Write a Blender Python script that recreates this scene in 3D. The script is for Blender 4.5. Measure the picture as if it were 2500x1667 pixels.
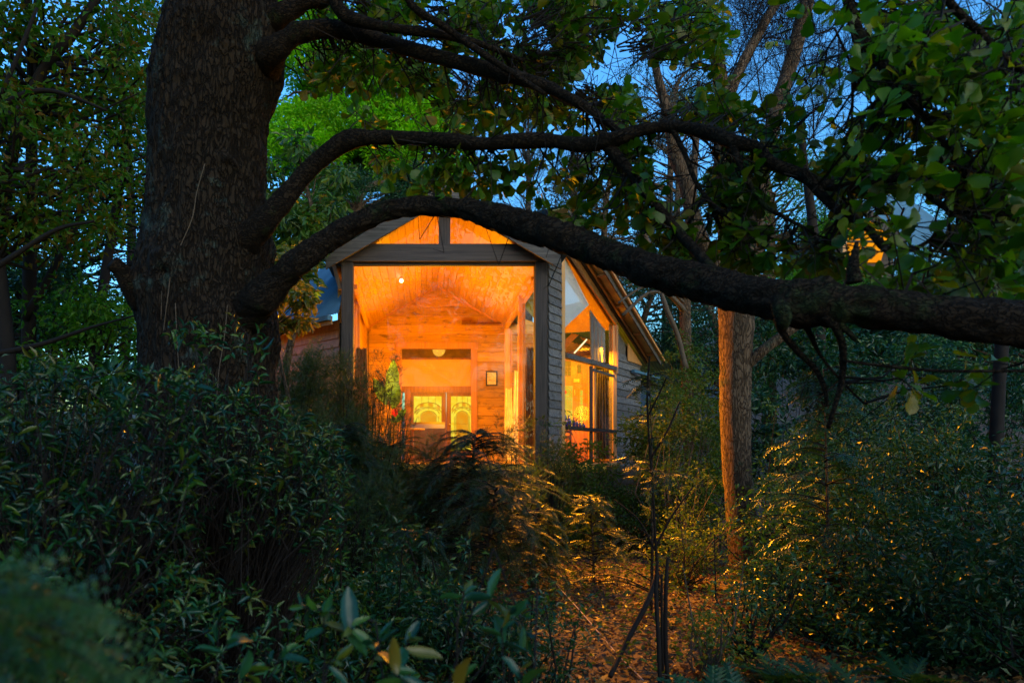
import bpy, math, random
import numpy as np
from mathutils import Vector, Matrix

# ------------------------------------------------------------------ camera, sky, exposure
scene = bpy.context.scene
for o in list(bpy.data.objects):
    bpy.data.objects.remove(o, do_unlink=True)
COL = scene.collection
EYE = 1.6
FPX = 1667.0                      # focal length in photo pixels (24 mm on a 36 mm sensor)
VX, VY = 1031.0, 1110.0           # where the level optical axis meets the photo

cam_data = bpy.data.cameras.new("camera")
cam = bpy.data.objects.new("camera", cam_data)
COL.objects.link(cam)
cam.location = (0, 0, EYE)
cam.rotation_euler = (math.radians(90), 0, 0)
cam_data.sensor_width = 36.0
cam_data.lens = 24.0
cam_data.shift_x = (1250 - VX) / 2500.0
cam_data.shift_y = (VY - 833.5) / 2500.0
cam_data.clip_start = 0.05
cam_data.clip_end = 600
cam_data.dof.use_dof = True
cam_data.dof.focus_distance = 9.0
cam_data.dof.aperture_fstop = 2.4
scene.camera = cam

SUN_EL, SUN_ROT = math.radians(2.0), math.radians(150)
world = bpy.data.worlds.new("World")
scene.world = world
world.use_nodes = True
wn = world.node_tree.nodes
wl = world.node_tree.links
wn.clear()
w_out = wn.new("ShaderNodeOutputWorld")
w_bg = wn.new("ShaderNodeBackground")
w_sky = wn.new("ShaderNodeTexSky")
w_sky.sky_type = 'NISHITA'
w_sky.sun_disc = False
w_sky.sun_elevation = SUN_EL
w_sky.sun_rotation = SUN_ROT
w_sky.air_density = 1.3
w_sky.dust_density = 0.6
w_sky.ozone_density = 3.0
w_mul = wn.new("ShaderNodeMix")
w_mul.data_type = 'RGBA'
w_mul.blend_type = 'MULTIPLY'
w_mul.inputs[0].default_value = 1.0
w_mul.inputs[7].default_value = (0.37, 0.76, 1.08, 1)
wl.new(w_sky.outputs[0], w_mul.inputs[6])
wl.new(w_mul.outputs[2], w_bg.inputs[0])
w_bg.inputs[1].default_value = 0.12
wl.new(w_bg.outputs[0], w_out.inputs[0])

sun_data = bpy.data.lights.new("sun", 'SUN')
sun_data.energy = 0.17
sun_data.angle = math.radians(55)
sun_data.color = (1.0, 0.88, 0.62)
sun = bpy.data.objects.new("sun", sun_data)
COL.objects.link(sun)
sun.rotation_euler = Vector((math.sin(SUN_ROT), math.cos(SUN_ROT), 0.32)).to_track_quat('Z', 'Y').to_euler()
sun.location = (0, -5, 30)

scene.view_settings.view_transform = 'Standard'
scene.view_settings.look = 'None'
EXPO = 3.6                         # exposed for the dusk, as a long exposure is
scene.view_settings.exposure = EXPO
ES = 2.0 ** -EXPO
scene.view_settings.gamma = 1.0
scene.view_settings.use_curve_mapping = False
scene.render.engine = 'CYCLES'
cy = scene.cycles
cy.use_denoising = True
cy.max_bounces = 8
cy.diffuse_bounces = 3
cy.glossy_bounces = 3
cy.transmission_bounces = 4
cy.transparent_max_bounces = 12
cy.sample_clamp_indirect = 4.0
cy.caustics_reflective = False
cy.caustics_refractive = False

# ------------------------------------------------------------------ helpers
rng = np.random.default_rng(11)
random.seed(11)
LOC = {}


def P(px, py, Y):
    """world point at distance Y that the photo shows at (px, py)"""
    return np.array([(px - VX) * Y / FPX, Y, EYE + (VY - py) * Y / FPX])


def PX(lst):
    pts = np.array([P(a[0], a[1], a[2]) for a in lst])
    rad = np.array([a[3] * a[2] / FPX for a in lst])
    return pts, rad


def gz(x, y):
    x = np.asarray(x, float)
    y = np.asarray(y, float)
    rise = np.clip(y - 19, 0, 80) * 0.10 + np.clip(x - 6, 0, 40) * np.clip(y - 8, 0, 30) * 0.012
    return rise + 0.05 * np.sin(x * 0.9 + 1) * np.cos(y * 0.7) - 0.02


def thing(name, label, cat, loc=(0, 0, 0), group=None):
    o = bpy.data.objects.new(name, None)
    COL.objects.link(o)
    o.location = loc
    o.empty_display_size = 0.2
    o['label'] = label
    o['category'] = cat
    if group:
        o['group'] = group
    LOC[o.name] = np.array(loc, float)
    return o


def tag(o, label, cat, group=None, kind=None):
    if label:
        o['label'] = label
    if cat:
        o['category'] = cat
    if group:
        o['group'] = group
    if kind:
        o['kind'] = kind
    return o


def root_loc(p):
    while p is not None and p.parent is not None:
        p = p.parent
    return LOC.get(p.name, np.zeros(3)) if p is not None else np.zeros(3)


def make_mesh(name, V, faces, smooth=False):
    """faces: list of int arrays, each (n,3) or (n,4)"""
    me = bpy.data.meshes.new(name)
    V = np.asarray(V, np.float32)
    me.vertices.add(len(V))
    me.vertices.foreach_set("co", V.ravel())
    idx, starts, n0 = [], [], 0
    for F in faces:
        F = np.asarray(F, np.int32)
        if len(F) == 0:
            continue
        k = F.shape[1]
        idx.append(F.ravel())
        starts.append(n0 + np.arange(len(F)) * k)
        n0 += F.size
    idx = np.concatenate(idx)
    starts = np.concatenate(starts)
    me.loops.add(len(idx))
    me.loops.foreach_set("vertex_index", idx.astype(np.int32))
    me.polygons.add(len(starts))
    me.polygons.foreach_set("loop_start", starts.astype(np.int32))
    me.polygons.foreach_set("use_smooth", np.full(len(starts), smooth, bool))
    me.update(calc_edges=True)
    return me


def build(name, V, faces, mat, parent=None, smooth=False, kind=None):
    V = np.asarray(V, float) - root_loc(parent)
    me = make_mesh(name, V, faces, smooth)
    me.materials.append(mat)
    o = bpy.data.objects.new(name, me)
    COL.objects.link(o)
    if parent is not None:
        o.parent = parent
    if kind:
        o['kind'] = kind
    return o


def unit(v):
    v = np.asarray(v, float)
    n = np.linalg.norm(v, axis=-1, keepdims=True)
    return v / np.maximum(n, 1e-9)


class MB:
    def __init__(s):
        s.V, s.F, s.n = [], [], 0

    def add(s, V, F):
        V = np.asarray(V, float)
        s.V.append(V)
        for f in (F if isinstance(F, list) else [F]):
            s.F.append(np.asarray(f) + s.n)
        s.n += len(V)
        return s

    def beam(s, p0, p1, w, h, up=(0, 0, 1)):
        """box from p0 to p1, w across, h along up"""
        p0, p1 = np.asarray(p0, float), np.asarray(p1, float)
        d = unit(p1 - p0)
        up = np.asarray(up, float)
        if abs(np.dot(d, up)) > 0.98:
            up = np.array([0, 1.0, 0])
        sd = unit(np.cross(d, up))
        u = unit(np.cross(sd, d))
        c = [sd * w / 2 * a + u * h / 2 * b for a, b in ((-1, -1), (1, -1), (1, 1), (-1, 1))]
        V = [p0 + k for k in c] + [p1 + k for k in c]
        return s.add(V, np.array([[0, 1, 2, 3], [7, 6, 5, 4], [0, 4, 5, 1], [1, 5, 6, 2], [2, 6, 7, 3], [3, 7, 4, 0]]))

    def box(s, x0, x1, y0, y1, z0, z1):
        V = [(x0, y0, z0), (x1, y0, z0), (x1, y1, z0), (x0, y1, z0), (x0, y0, z1), (x1, y0, z1), (x1, y1, z1), (x0, y1, z1)]
        return s.add(V, np.array([[3, 2, 1, 0], [4, 5, 6, 7], [0, 1, 5, 4], [1, 2, 6, 5], [2, 3, 7, 6], [3, 0, 4, 7]]))

    def slab(s, poly, off):
        """polygon (n,3) extruded by the vector off"""
        A = np.asarray(poly, float)
        B = A + np.asarray(off, float)
        n = len(A)
        c0, c1 = A.mean(0), B.mean(0)
        V = np.vstack([A, B, [c0], [c1]])
        i = np.arange(n)
        j = (i + 1) % n
        tri0 = np.stack([j, i, np.full(n, 2 * n)], 1)
        tri1 = np.stack([i + n, j + n, np.full(n, 2 * n + 1)], 1)
        q = np.stack([i, j, j + n, i + n], 1)
        return s.add(V, [tri0, tri1, q])

    def lathe(s, c, prof, n=14):
        c = np.asarray(c, float)
        a = np.linspace(0, 2 * np.pi, n, endpoint=False)
        V = []
        for r, z in prof:
            V.append(np.stack([c[0] + r * np.cos(a), c[1] + r * np.sin(a), np.full(n, c[2] + z)], 1))
        k = len(prof)
        i = np.arange(n)
        j = (i + 1) % n
        F = np.concatenate([np.stack([i + r * n, j + r * n, j + (r + 1) * n, i + (r + 1) * n], 1) for r in range(k - 1)])
        return s.add(np.vstack(V), F)

    def tube(s, pts, rad, n=8, sub=4, amp=0.0, freq=3.0):
        V, F = tube(pts, rad, n, sub, amp, freq)
        return s.add(V, F)

    def build(s, name, mat, parent=None, smooth=False, kind=None):
        return build(name, np.vstack(s.V), s.F, mat, parent, smooth, kind)


def vnoise(p, seed=0.0):
    """value noise in [-1, 1]"""
    p = np.asarray(p, float)
    i = np.floor(p)
    f = p - i
    f = f * f * (3 - 2 * f)
    r = 0
    for dx in (0, 1):
        for dy in (0, 1):
            for dz in (0, 1):
                q = i + (dx, dy, dz)
                h = np.sin(q[:, 0] * 127.1 + q[:, 1] * 311.7 + q[:, 2] * 74.7 + seed * 17.3) * 43758.5453
                h = h - np.floor(h)
                w = (f[:, 0] if dx else 1 - f[:, 0]) * (f[:, 1] if dy else 1 - f[:, 1]) * (f[:, 2] if dz else 1 - f[:, 2])
                r = r + h * w
    return r * 2 - 1


def spline(pts, rad, sub):
    pts = np.asarray(pts, float)
    rad = np.asarray(rad, float)
    Q = np.column_stack([pts, rad])
    Q = np.vstack([2 * Q[0] - Q[1], Q, 2 * Q[-1] - Q[-2]])
    out = []
    t = np.linspace(0, 1, sub, endpoint=False)[:, None]
    for k in range(1, len(Q) - 2):
        a, b, c, d = Q[k - 1], Q[k], Q[k + 1], Q[k + 2]
        out.append(0.5 * (2 * b + (c - a) * t + (2 * a - 5 * b + 4 * c - d) * t ** 2 + (3 * b - a - 3 * c + d) * t ** 3))
    out.append(Q[-2][None])
    R = np.vstack(out)
    return R[:, :3], np.maximum(R[:, 3], 1e-4)


def tube(pts, rad, n=8, sub=4, amp=0.0, freq=3.0):
    C, R = spline(pts, rad, sub)
    T = unit(np.gradient(C, axis=0))
    a = np.array([0.0, 0, 1]) if abs(T[0][2]) < 0.9 else np.array([0.0, 1, 0])
    u = unit(a - T[0] * np.dot(a, T[0]))
    U = [u]
    for k in range(1, len(C)):
        u = unit(u - T[k] * np.dot(u, T[k]))
        U.append(u)
    U = np.array(U)
    W = np.cross(T, U)
    ang = np.linspace(0, 2 * np.pi, n, endpoint=False)
    rr = np.repeat(R[:, None], n, 1)
    V = C[:, None] + rr[..., None] * (np.cos(ang)[None, :, None] * U[:, None] + np.sin(ang)[None, :, None] * W[:, None])
    V = V.reshape(-1, 3)
    if amp > 0:
        nrm = unit(V - np.repeat(C, n, 0))
        d = vnoise(V * freq, 1) * 0.6 + vnoise(V * freq * 2.7, 2) * 0.3 + vnoise(V * freq * 7, 3) * 0.18
        V = V + nrm * (d * amp * np.repeat(R, n))[:, None]
    m = len(C)
    i = np.arange(n)
    j = (i + 1) % n
    F = np.concatenate([np.stack([i + r * n, j + r * n, j + (r + 1) * n, i + (r + 1) * n], 1) for r in range(m - 1)])
    V = np.vstack([V, C[:1], C[-1:]])
    caps = np.concatenate([np.stack([j, i, np.full(n, m * n)], 1), np.stack([i + (m - 1) * n, j + (m - 1) * n, np.full(n, m * n + 1)], 1)])
    return V, [F, caps]


def sticks(p0, p1, r0, r1, n=3):
    """many thin tapered prisms at once"""
    p0, p1 = np.asarray(p0, float), np.asarray(p1, float)
    d = unit(p1 - p0)
    a = np.where(np.abs(d[:, 2:3]) < 0.9, np.array([[0, 0, 1.0]]), np.array([[0, 1.0, 0]]))
    u = unit(np.cross(d, a))
    w = np.cross(d, u)
    N = len(p0)
    ang = np.arange(n) * 2 * np.pi / n
    off = np.cos(ang)[None, :, None] * u[:, None] + np.sin(ang)[None, :, None] * w[:, None]
    A = p0[:, None] + off * np.broadcast_to(np.asarray(r0, float), (N,))[:, None, None]
    B = p1[:, None] + off * np.broadcast_to(np.asarray(r1, float), (N,))[:, None, None]
    V = np.concatenate([A, B], 1).reshape(-1, 3)
    i = np.arange(n)
    j = (i + 1) % n
    f = np.stack([i, j, j + n, i + n], 1)
    F = (f[None] + (np.arange(N) * 2 * n)[:, None, None]).reshape(-1, 4)
    return V, [F]


# ---- leaf templates: (u along the leaf, v across, w up), triangles
def leaf_template(prof, curl=0.15, fold=0.12):
    """prof: list of (u, half width); the first and the last are points"""
    V, F = [], []
    rows = []
    for u, w in prof:
        z = -curl * u * u
        if w <= 0:
            V.append((u, 0, z))
            rows.append((len(V) - 1,) * 3)
        else:
            V += [(u, -w, z + fold * w), (u, 0, z), (u, w, z + fold * w)]
            rows.append((len(V) - 3, len(V) - 2, len(V) - 1))
    for a, b in zip(rows[:-1], rows[1:]):
        for k in (0, 1):
            q = [a[k], a[k + 1], b[k + 1], b[k]]
            q2 = []
            for x in q:
                if x not in q2:
                    q2.append(x)
            if len(q2) == 4:
                F += [(q2[0], q2[1], q2[2]), (q2[0], q2[2], q2[3])]
            else:
                F.append(tuple(q2))
    return np.array(V, float), np.array(F, int)


T_SMALL = (np.array([(0, 0, 0), (0.45, -0.5, 0.1), (1, 0, -0.08), (0.45, 0.5, 0.1)], float), np.array([(0, 2, 1), (0, 3, 2)]))
T_OAK = leaf_template([(0, 0), (0.12, 0.05), (0.3, 0.2), (0.38, 0.18), (0.52, 0.38), (0.6, 0.34), (0.74, 0.5), (0.82, 0.42), (0.92, 0.36), (1, 0)], 0.18, 0.22)
T_LONG = leaf_template([(0, 0), (0.2, 0.32), (0.45, 0.5), (0.72, 0.4), (1, 0)], 0.25, 0.35)
T_OVAL = leaf_template([(0, 0), (0.15, 0.3), (0.4, 0.5), (0.7, 0.46), (0.9, 0.22), (1, 0)], 0.2, 0.3)


def frond_template(k=8, w=0.34, droop=0.25, nw=0.09):
    V, F = [], []
    us = np.linspace(0.04, 0.97, k)
    for u in us:
        z = -droop * u * u
        L = w * (1 - 0.75 * u) + 0.03
        for sg in (-1, 1):
            b = len(V)
            V += [(u - nw * 0.5, 0, z), (u + nw * 0.5, 0, z), (u + L * 0.75, sg * L, z - 0.25 * L)]
            F.append((b, b + 1, b + 2) if sg > 0 else (b + 1, b, b + 2))
    return np.array(V, float), np.array(F, int)


T_FROND = frond_template()
T_SPRAY = frond_template(5, 0.26, -0.06, 0.11)
T_LEAF4 = leaf_template([(0, 0), (0.45, 0.5), (1, 0)], 0.2, 0.25)
T_OAKFAR = leaf_template([(0, 0), (0.3, 0.2), (0.72, 0.5), (0.92, 0.34), (1, 0)], 0.18, 0.22)
T_FERN = frond_template(10, 0.3, 0.5, 0.085)


def scatter(pos, d, nrm, L, W, tmpl):
    TV, TF = tmpl
    pos = np.asarray(pos, float)
    N = len(pos)
    d = unit(d)
    s = unit(np.cross(d, nrm) + 1e-6)
    n = np.cross(s, d)
    L = np.broadcast_to(np.asarray(L, float), (N,))
    W = np.broadcast_to(np.asarray(W, float), (N,))
    V = (pos[:, None] + TV[None, :, 0:1] * (d * L[:, None])[:, None] + TV[None, :, 1:2] * (s * W[:, None])[:, None]
         + TV[None, :, 2:3] * (n * L[:, None])[:, None])
    F = TF[None] + (np.arange(N) * len(TV))[:, None, None]
    return V.reshape(-1, 3), F.reshape(-1, 3)


def rdir(N, up=0.0, flat=1.0):
    v = rng.normal(size=(N, 3))
    v[:, 2] = v[:, 2] * flat + up
    return unit(v)


def clumps(C, R, n, outward=None, L=(0.05, 0.09), ratio=0.5, tmpl=T_SMALL, droop=0.0, flat=0.6, upn=1.2):
    """leaves scattered about the clump centres C (radius R)"""
    C = np.asarray(C, float)
    R = np.broadcast_to(np.asarray(R, float), (len(C),))
    cid = np.repeat(np.arange(len(C)), n)
    N = len(cid)
    r = rng.random(N) ** 0.45
    off = rdir(N, 0, 1) * (r * R[cid])[:, None] * np.array([1, 1, flat])
    pos = C[cid] + off
    d = unit(off + rdir(N) * R[cid][:, None] * 0.6)
    d[:, 2] -= droop
    nrm = rdir(N, upn)
    l = rng.uniform(L[0], L[1], N)
    return scatter(pos, d, nrm, l, l * ratio, tmpl)


def strip(V, F):
    return V, [F]


# ------------------------------------------------------------------ materials
def mat_new(name):
    m = bpy.data.materials.new(name)
    m.use_nodes = True
    nt = m.node_tree
    nt.nodes.clear()
    out = nt.nodes.new("ShaderNodeOutputMaterial")
    return m, nt, out


def ramp(nt, cols):
    r = nt.nodes.new("ShaderNodeValToRGB")
    e = r.color_ramp.elements
    while len(e) < len(cols):
        e.new(0.5)
    for k, c in enumerate(cols):
        e[k].position = k / (len(cols) - 1)
        e[k].color = (*c, 1)
    return r


def leaf_mat(name, cols, trans=0.35, rough=0.42, spec=0.5, tint=(1.2, 1.25, 0.5)):
    m, nt, out = mat_new(name)
    N, Lk = nt.nodes, nt.links
    geo = N.new("ShaderNodeNewGeometry")
    oi = N.new("ShaderNodeObjectInfo")
    ad = N.new("ShaderNodeMath"); ad.operation = 'ADD'
    fr = N.new("ShaderNodeMath"); fr.operation = 'FRACT'
    Lk.new(geo.outputs["Random Per Island"], ad.inputs[0])
    Lk.new(oi.outputs["Random"], ad.inputs[1])
    Lk.new(ad.outputs[0], fr.inputs[0])
    r = ramp(nt, cols)
    Lk.new(fr.outputs[0], r.inputs[0])
    no = N.new("ShaderNodeTexNoise")
    no.inputs["Scale"].default_value = 0.9
    Lk.new(geo.outputs["Position"], no.inputs["Vector"])
    hs = N.new("ShaderNodeHueSaturation")
    mr = N.new("ShaderNodeMapRange")
    mr.inputs[1].default_value, mr.inputs[2].default_value = 0.3, 0.7
    mr.inputs[3].default_value, mr.inputs[4].default_value = 0.65, 1.35
    Lk.new(no.outputs[0], mr.inputs[0])
    Lk.new(mr.outputs[0], hs.inputs["Value"])
    Lk.new(r.outputs[0], hs.inputs["Color"])
    p = N.new("ShaderNodeBsdfPrincipled")
    p.inputs["Roughness"].default_value = rough
    p.inputs["Specular IOR Level"].default_value = spec
    Lk.new(hs.outputs[0], p.inputs["Base Color"])
    t = N.new("ShaderNodeBsdfTranslucent")
    mm = N.new("ShaderNodeMix"); mm.data_type = 'RGBA'; mm.blend_type = 'MULTIPLY'
    mm.inputs[0].default_value = 1
    mm.inputs[7].default_value = (*tint, 1)
    Lk.new(hs.outputs[0], mm.inputs[6])
    Lk.new(mm.outputs[2], t.inputs[0])
    mx = N.new("ShaderNodeMixShader")
    mx.inputs[0].default_value = trans
    Lk.new(p.outputs[0], mx.inputs[1])
    Lk.new(t.outputs[0], mx.inputs[2])
    Lk.new(mx.outputs[0], out.inputs[0])
    return m


def bark_mat(name, c0, c1, scale=30, stretch=(1, 1, 0.35), bump=0.6, lichen=None, dist=0.03):
    m, nt, out = mat_new(name)
    N, Lk = nt.nodes, nt.links
    geo = N.new("ShaderNodeNewGeometry")
    mp = N.new("ShaderNodeMapping")
    mp.inputs["Scale"].default_value = stretch
    Lk.new(geo.outputs["Position"], mp.inputs[0])
    nz = N.new("ShaderNodeTexNoise")
    nz.inputs["Scale"].default_value = scale * 0.4
    nz.inputs["Detail"].default_value = 5
    Lk.new(mp.outputs[0], nz.inputs["Vector"])
    ds = N.new("ShaderNodeMix"); ds.data_type = 'RGBA'; ds.blend_type = 'LINEAR_LIGHT'
    ds.inputs[0].default_value = 0.09
    Lk.new(mp.outputs[0], ds.inputs[6])
    Lk.new(nz.outputs["Color"], ds.inputs[7])
    vo = N.new("ShaderNodeTexVoronoi")
    vo.feature = 'DISTANCE_TO_EDGE'
    vo.inputs["Scale"].default_value = scale
    Lk.new(ds.outputs[2], vo.inputs["Vector"])
    mr = N.new("ShaderNodeMapRange")
    mr.inputs[2].default_value = 0.16
    Lk.new(vo.outputs["Distance"], mr.inputs[0])
    r = ramp(nt, [c0, c1])
    mixv = N.new("ShaderNodeMath"); mixv.operation = 'MULTIPLY_ADD'
    mixv.inputs[1].default_value = 0.55
    Lk.new(mr.outputs[0], mixv.inputs[0])
    nz2 = N.new("ShaderNodeTexNoise")
    nz2.inputs["Scale"].default_value = scale * 0.12
    nz2.inputs["Detail"].default_value = 8
    Lk.new(geo.outputs["Position"], nz2.inputs["Vector"])
    sc = N.new("ShaderNodeMath"); sc.operation = 'MULTIPLY'
    sc.inputs[1].default_value = 0.6
    Lk.new(nz2.outputs[0], sc.inputs[0])
    Lk.new(sc.outputs[0], mixv.inputs[2])
    Lk.new(mixv.outputs[0], r.inputs[0])
    col = r.outputs[0]
    if lichen:
        ln = N.new("ShaderNodeTexNoise")
        ln.inputs["Scale"].default_value = 2.6
        ln.inputs["Detail"].default_value = 9
        ln.inputs["Roughness"].default_value = 0.7
        Lk.new(geo.outputs["Position"], ln.inputs["Vector"])
        lr = N.new("ShaderNodeMapRange")
        lr.inputs[1].default_value, lr.inputs[2].default_value = 0.57, 0.66
        Lk.new(ln.outputs[0], lr.inputs[0])
        mx = N.new("ShaderNodeMix"); mx.data_type = 'RGBA'
        mx.inputs[7].default_value = (*lichen, 1)
        Lk.new(lr.outputs[0], mx.inputs[0])
        Lk.new(col, mx.inputs[6])
        col = mx.outputs[2]
    p = N.new("ShaderNodeBsdfPrincipled")
    p.inputs["Roughness"].default_value = 0.9
    p.inputs["Specular IOR Level"].default_value = 0.12
    Lk.new(col, p.inputs["Base Color"])
    bp = N.new("ShaderNodeBump")
    bp.inputs["Strength"].default_value = bump
    bp.inputs["Distance"].default_value = dist
    Lk.new(mixv.outputs[0], bp.inputs["Height"])
    Lk.new(bp.outputs[0], p.inputs["Normal"])
    Lk.new(p.outputs[0], out.inputs[0])
    return m


def wood_mat(name, c0, c1, axis='x', rough=0.6, knots=True, spec=0.4, grain=1.0, var=0.35):
    m, nt, out = mat_new(name)
    N, Lk = nt.nodes, nt.links
    geo = N.new("ShaderNodeNewGeometry")
    oi = N.new("ShaderNodeObjectInfo")
    sh = N.new("ShaderNodeVectorMath"); sh.operation = 'SCALE'
    cb = N.new("ShaderNodeCombineXYZ")
    for k in range(3):
        Lk.new(oi.outputs["Random"], cb.inputs[k])
    Lk.new(cb.outputs[0], sh.inputs[0])
    sh.inputs["Scale"].default_value = 37.0
    ad = N.new("ShaderNodeVectorMath"); ad.operation = 'ADD'
    Lk.new(geo.outputs["Position"], ad.inputs[0])
    Lk.new(sh.outputs[0], ad.inputs[1])
    mp = N.new("ShaderNodeMapping")
    s = {'x': (1.2, 25, 25), 'y': (25, 1.2, 25), 'z': (25, 25, 1.2)}[axis]
    mp.inputs["Scale"].default_value = tuple(v * grain for v in s)
    Lk.new(ad.outputs[0], mp.inputs[0])
    nz = N.new("ShaderNodeTexNoise")
    nz.inputs["Scale"].default_value = 1.0
    nz.inputs["Detail"].default_value = 6
    nz.inputs["Distortion"].default_value = 0.8
    Lk.new(mp.outputs[0], nz.inputs["Vector"])
    r = ramp(nt, [c0, c1])
    r.color_ramp.elements[0].position = 0.3
    r.color_ramp.elements[1].position = 0.68
    Lk.new(nz.outputs[0], r.inputs[0])
    col = r.outputs[0]
    if knots:
        mp2 = N.new("ShaderNodeMapping")
        s2 = {'x': (1.6, 5, 5), 'y': (5, 1.6, 5), 'z': (5, 5, 1.6)}[axis]
        mp2.inputs["Scale"].default_value = s2
        Lk.new(ad.outputs[0], mp2.inputs[0])
        n2 = N.new("ShaderNodeTexNoise")
        n2.inputs["Scale"].default_value = 1.7
        n2.inputs["Detail"].default_value = 4
        n2.inputs["Roughness"].default_value = 0.65
        Lk.new(mp2.outputs[0], n2.inputs["Vector"])
        kr = N.new("ShaderNodeMapRange")
        kr.inputs[1].default_value, kr.inputs[2].default_value = 0.56, 0.68
        kr.inputs[4].default_value = 0.8
        Lk.new(n2.outputs[0], kr.inputs[0])
        mx = N.new("ShaderNodeMix"); mx.data_type = 'RGBA'
        mx.inputs[7].default_value = (*[v * 0.35 for v in c0], 1)
        Lk.new(kr.outputs[0], mx.inputs[0])
        Lk.new(col, mx.inputs[6])
        col = mx.outputs[2]
    hs = N.new("ShaderNodeHueSaturation")
    mr = N.new("ShaderNodeMapRange")
    mr.inputs[3].default_value, mr.inputs[4].default_value = 1 - var, 1 + var
    Lk.new(oi.outputs["Random"], mr.inputs[0])
    Lk.new(mr.outputs[0], hs.inputs["Value"])
    Lk.new(col, hs.inputs["Color"])
    p = N.new("ShaderNodeBsdfPrincipled")
    p.inputs["Roughness"].default_value = rough
    p.inputs["Specular IOR Level"].default_value = spec
    Lk.new(hs.outputs[0], p.inputs["Base Color"])
    bp = N.new("ShaderNodeBump")
    bp.inputs["Strength"].default_value = 0.35
    bp.inputs["Distance"].default_value = 0.01
    Lk.new(nz.outputs[0], bp.inputs["Height"])
    Lk.new(bp.outputs[0], p.inputs["Normal"])
    Lk.new(p.outputs[0], out.inputs[0])
    return m


def flat_mat(name, c, rough=0.6, metal=0.0, spec=0.4, noise=0.25, nscale=6.0, bump=0.0):
    m, nt, out = mat_new(name)
    N, Lk = nt.nodes, nt.links
    geo = N.new("ShaderNodeNewGeometry")
    nz = N.new("ShaderNodeTexNoise")
    nz.inputs["Scale"].default_value = nscale
    nz.inputs["Detail"].default_value = 6
    Lk.new(geo.outputs["Position"], nz.inputs["Vector"])
    r = ramp(nt, [tuple(v * (1 - noise) for v in c), tuple(min(1, v * (1 + noise)) for v in c)])
    r.color_ramp.elements[0].position, r.color_ramp.elements[1].position = 0.3, 0.7
    Lk.new(nz.outputs[0], r.inputs[0])
    p = N.new("ShaderNodeBsdfPrincipled")
    p.inputs["Roughness"].default_value = rough
    p.inputs["Metallic"].default_value = metal
    p.inputs["Specular IOR Level"].default_value = spec
    Lk.new(r.outputs[0], p.inputs["Base Color"])
    if bump:
        bp = N.new("ShaderNodeBump")
        bp.inputs["Strength"].default_value = bump
        bp.inputs["Distance"].default_value = 0.02
        Lk.new(nz.outputs[0], bp.inputs["Height"])
        Lk.new(bp.outputs[0], p.inputs["Normal"])
    Lk.new(p.outputs[0], out.inputs[0])
    return m


def emit_mat(name, c, strength, c2=None, nscale=14.0):
    m, nt, out = mat_new(name)
    N, Lk = nt.nodes, nt.links
    e = N.new("ShaderNodeEmission")
    e.inputs[1].default_value = strength * ES
    e.inputs[0].default_value = (*c, 1)
    if c2:
        geo = N.new("ShaderNodeNewGeometry")
        nz = N.new("ShaderNodeTexNoise")
        nz.inputs["Scale"].default_value = nscale
        Lk.new(geo.outputs["Position"], nz.inputs["Vector"])
        r = ramp(nt, [c, c2])
        r.color_ramp.elements[0].position, r.color_ramp.elements[1].position = 0.35, 0.65
        Lk.new(nz.outputs[0], r.inputs[0])
        Lk.new(r.outputs[0], e.inputs[0])
    Lk.new(e.outputs[0], out.inputs[0])
    return m


def glass_mat(name, tint=(1, 1, 1), ior=1.5, rough=0.0):
    m, nt, out = mat_new(name)
    N, Lk = nt.nodes, nt.links
    t = N.new("ShaderNodeBsdfTransparent")
    t.inputs[0].default_value = (*tint, 1)
    g = N.new("ShaderNodeBsdfGlossy")
    g.inputs["Roughness"].default_value = rough
    lw = N.new("ShaderNodeLayerWeight")
    lw.inputs[0].default_value = 0.5
    pw = N.new("ShaderNodeMath"); pw.operation = 'POWER'; pw.inputs[1].default_value = 3.4
    Lk.new(lw.outputs["Facing"], pw.inputs[0])
    f = N.new("ShaderNodeMath"); f.operation = 'MULTIPLY_ADD'
    f.inputs[1].default_value, f.inputs[2].default_value = 0.8, 0.010
    Lk.new(pw.outputs[0], f.inputs[0])
    mx = N.new("ShaderNodeMixShader")
    Lk.new(f.outputs[0], mx.inputs[0])
    Lk.new(t.outputs[0], mx.inputs[1])
    Lk.new(g.outputs[0], mx.inputs[2])
    Lk.new(mx.outputs[0], out.inputs[0])
    return m


M_BARK = bark_mat("oak_bark", (0.006, 0.004, 0.0028), (0.030, 0.020, 0.0125), 30, (1, 1, 0.3), 1.0, lichen=(0.045, 0.065, 0.055), dist=0.04)
M_LIMB = bark_mat("limb_bark", (0.005, 0.0032, 0.002), (0.027, 0.0175, 0.0105), 38, (0.5, 1, 1), 1.0, lichen=(0.024, 0.036, 0.012), dist=0.035)
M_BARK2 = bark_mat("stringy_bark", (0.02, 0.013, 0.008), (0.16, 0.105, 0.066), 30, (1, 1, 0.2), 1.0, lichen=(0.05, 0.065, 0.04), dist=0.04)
M_TWIG = flat_mat("twig_bark", (0.016, 0.012, 0.01), 0.85, spec=.2)
M_TWIG2 = flat_mat("pale_twig_bark", (0.10, 0.07, 0.045), 0.8)
M_OAKLEAF = leaf_mat("oak_leaf", [(0.03, 0.11, 0.003), (0.055, 0.16, 0.004), (0.09, 0.19, 0.004), (0.16, 0.15, 0.005)], 0.5)
M_DARKWOOD = wood_mat("dark_post_wood", (0.03, 0.022, 0.018), (0.075, 0.055, 0.045), 'z', 0.7, False)
M_DARKWOODX = wood_mat("dark_beam_wood", (0.03, 0.022, 0.018), (0.075, 0.055, 0.045), 'x', 0.7, False)
M_GREYWOOD = wood_mat("weathered_wood", (0.05, 0.042, 0.034), (0.12, 0.105, 0.09), 'x', 0.8, True)
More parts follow.
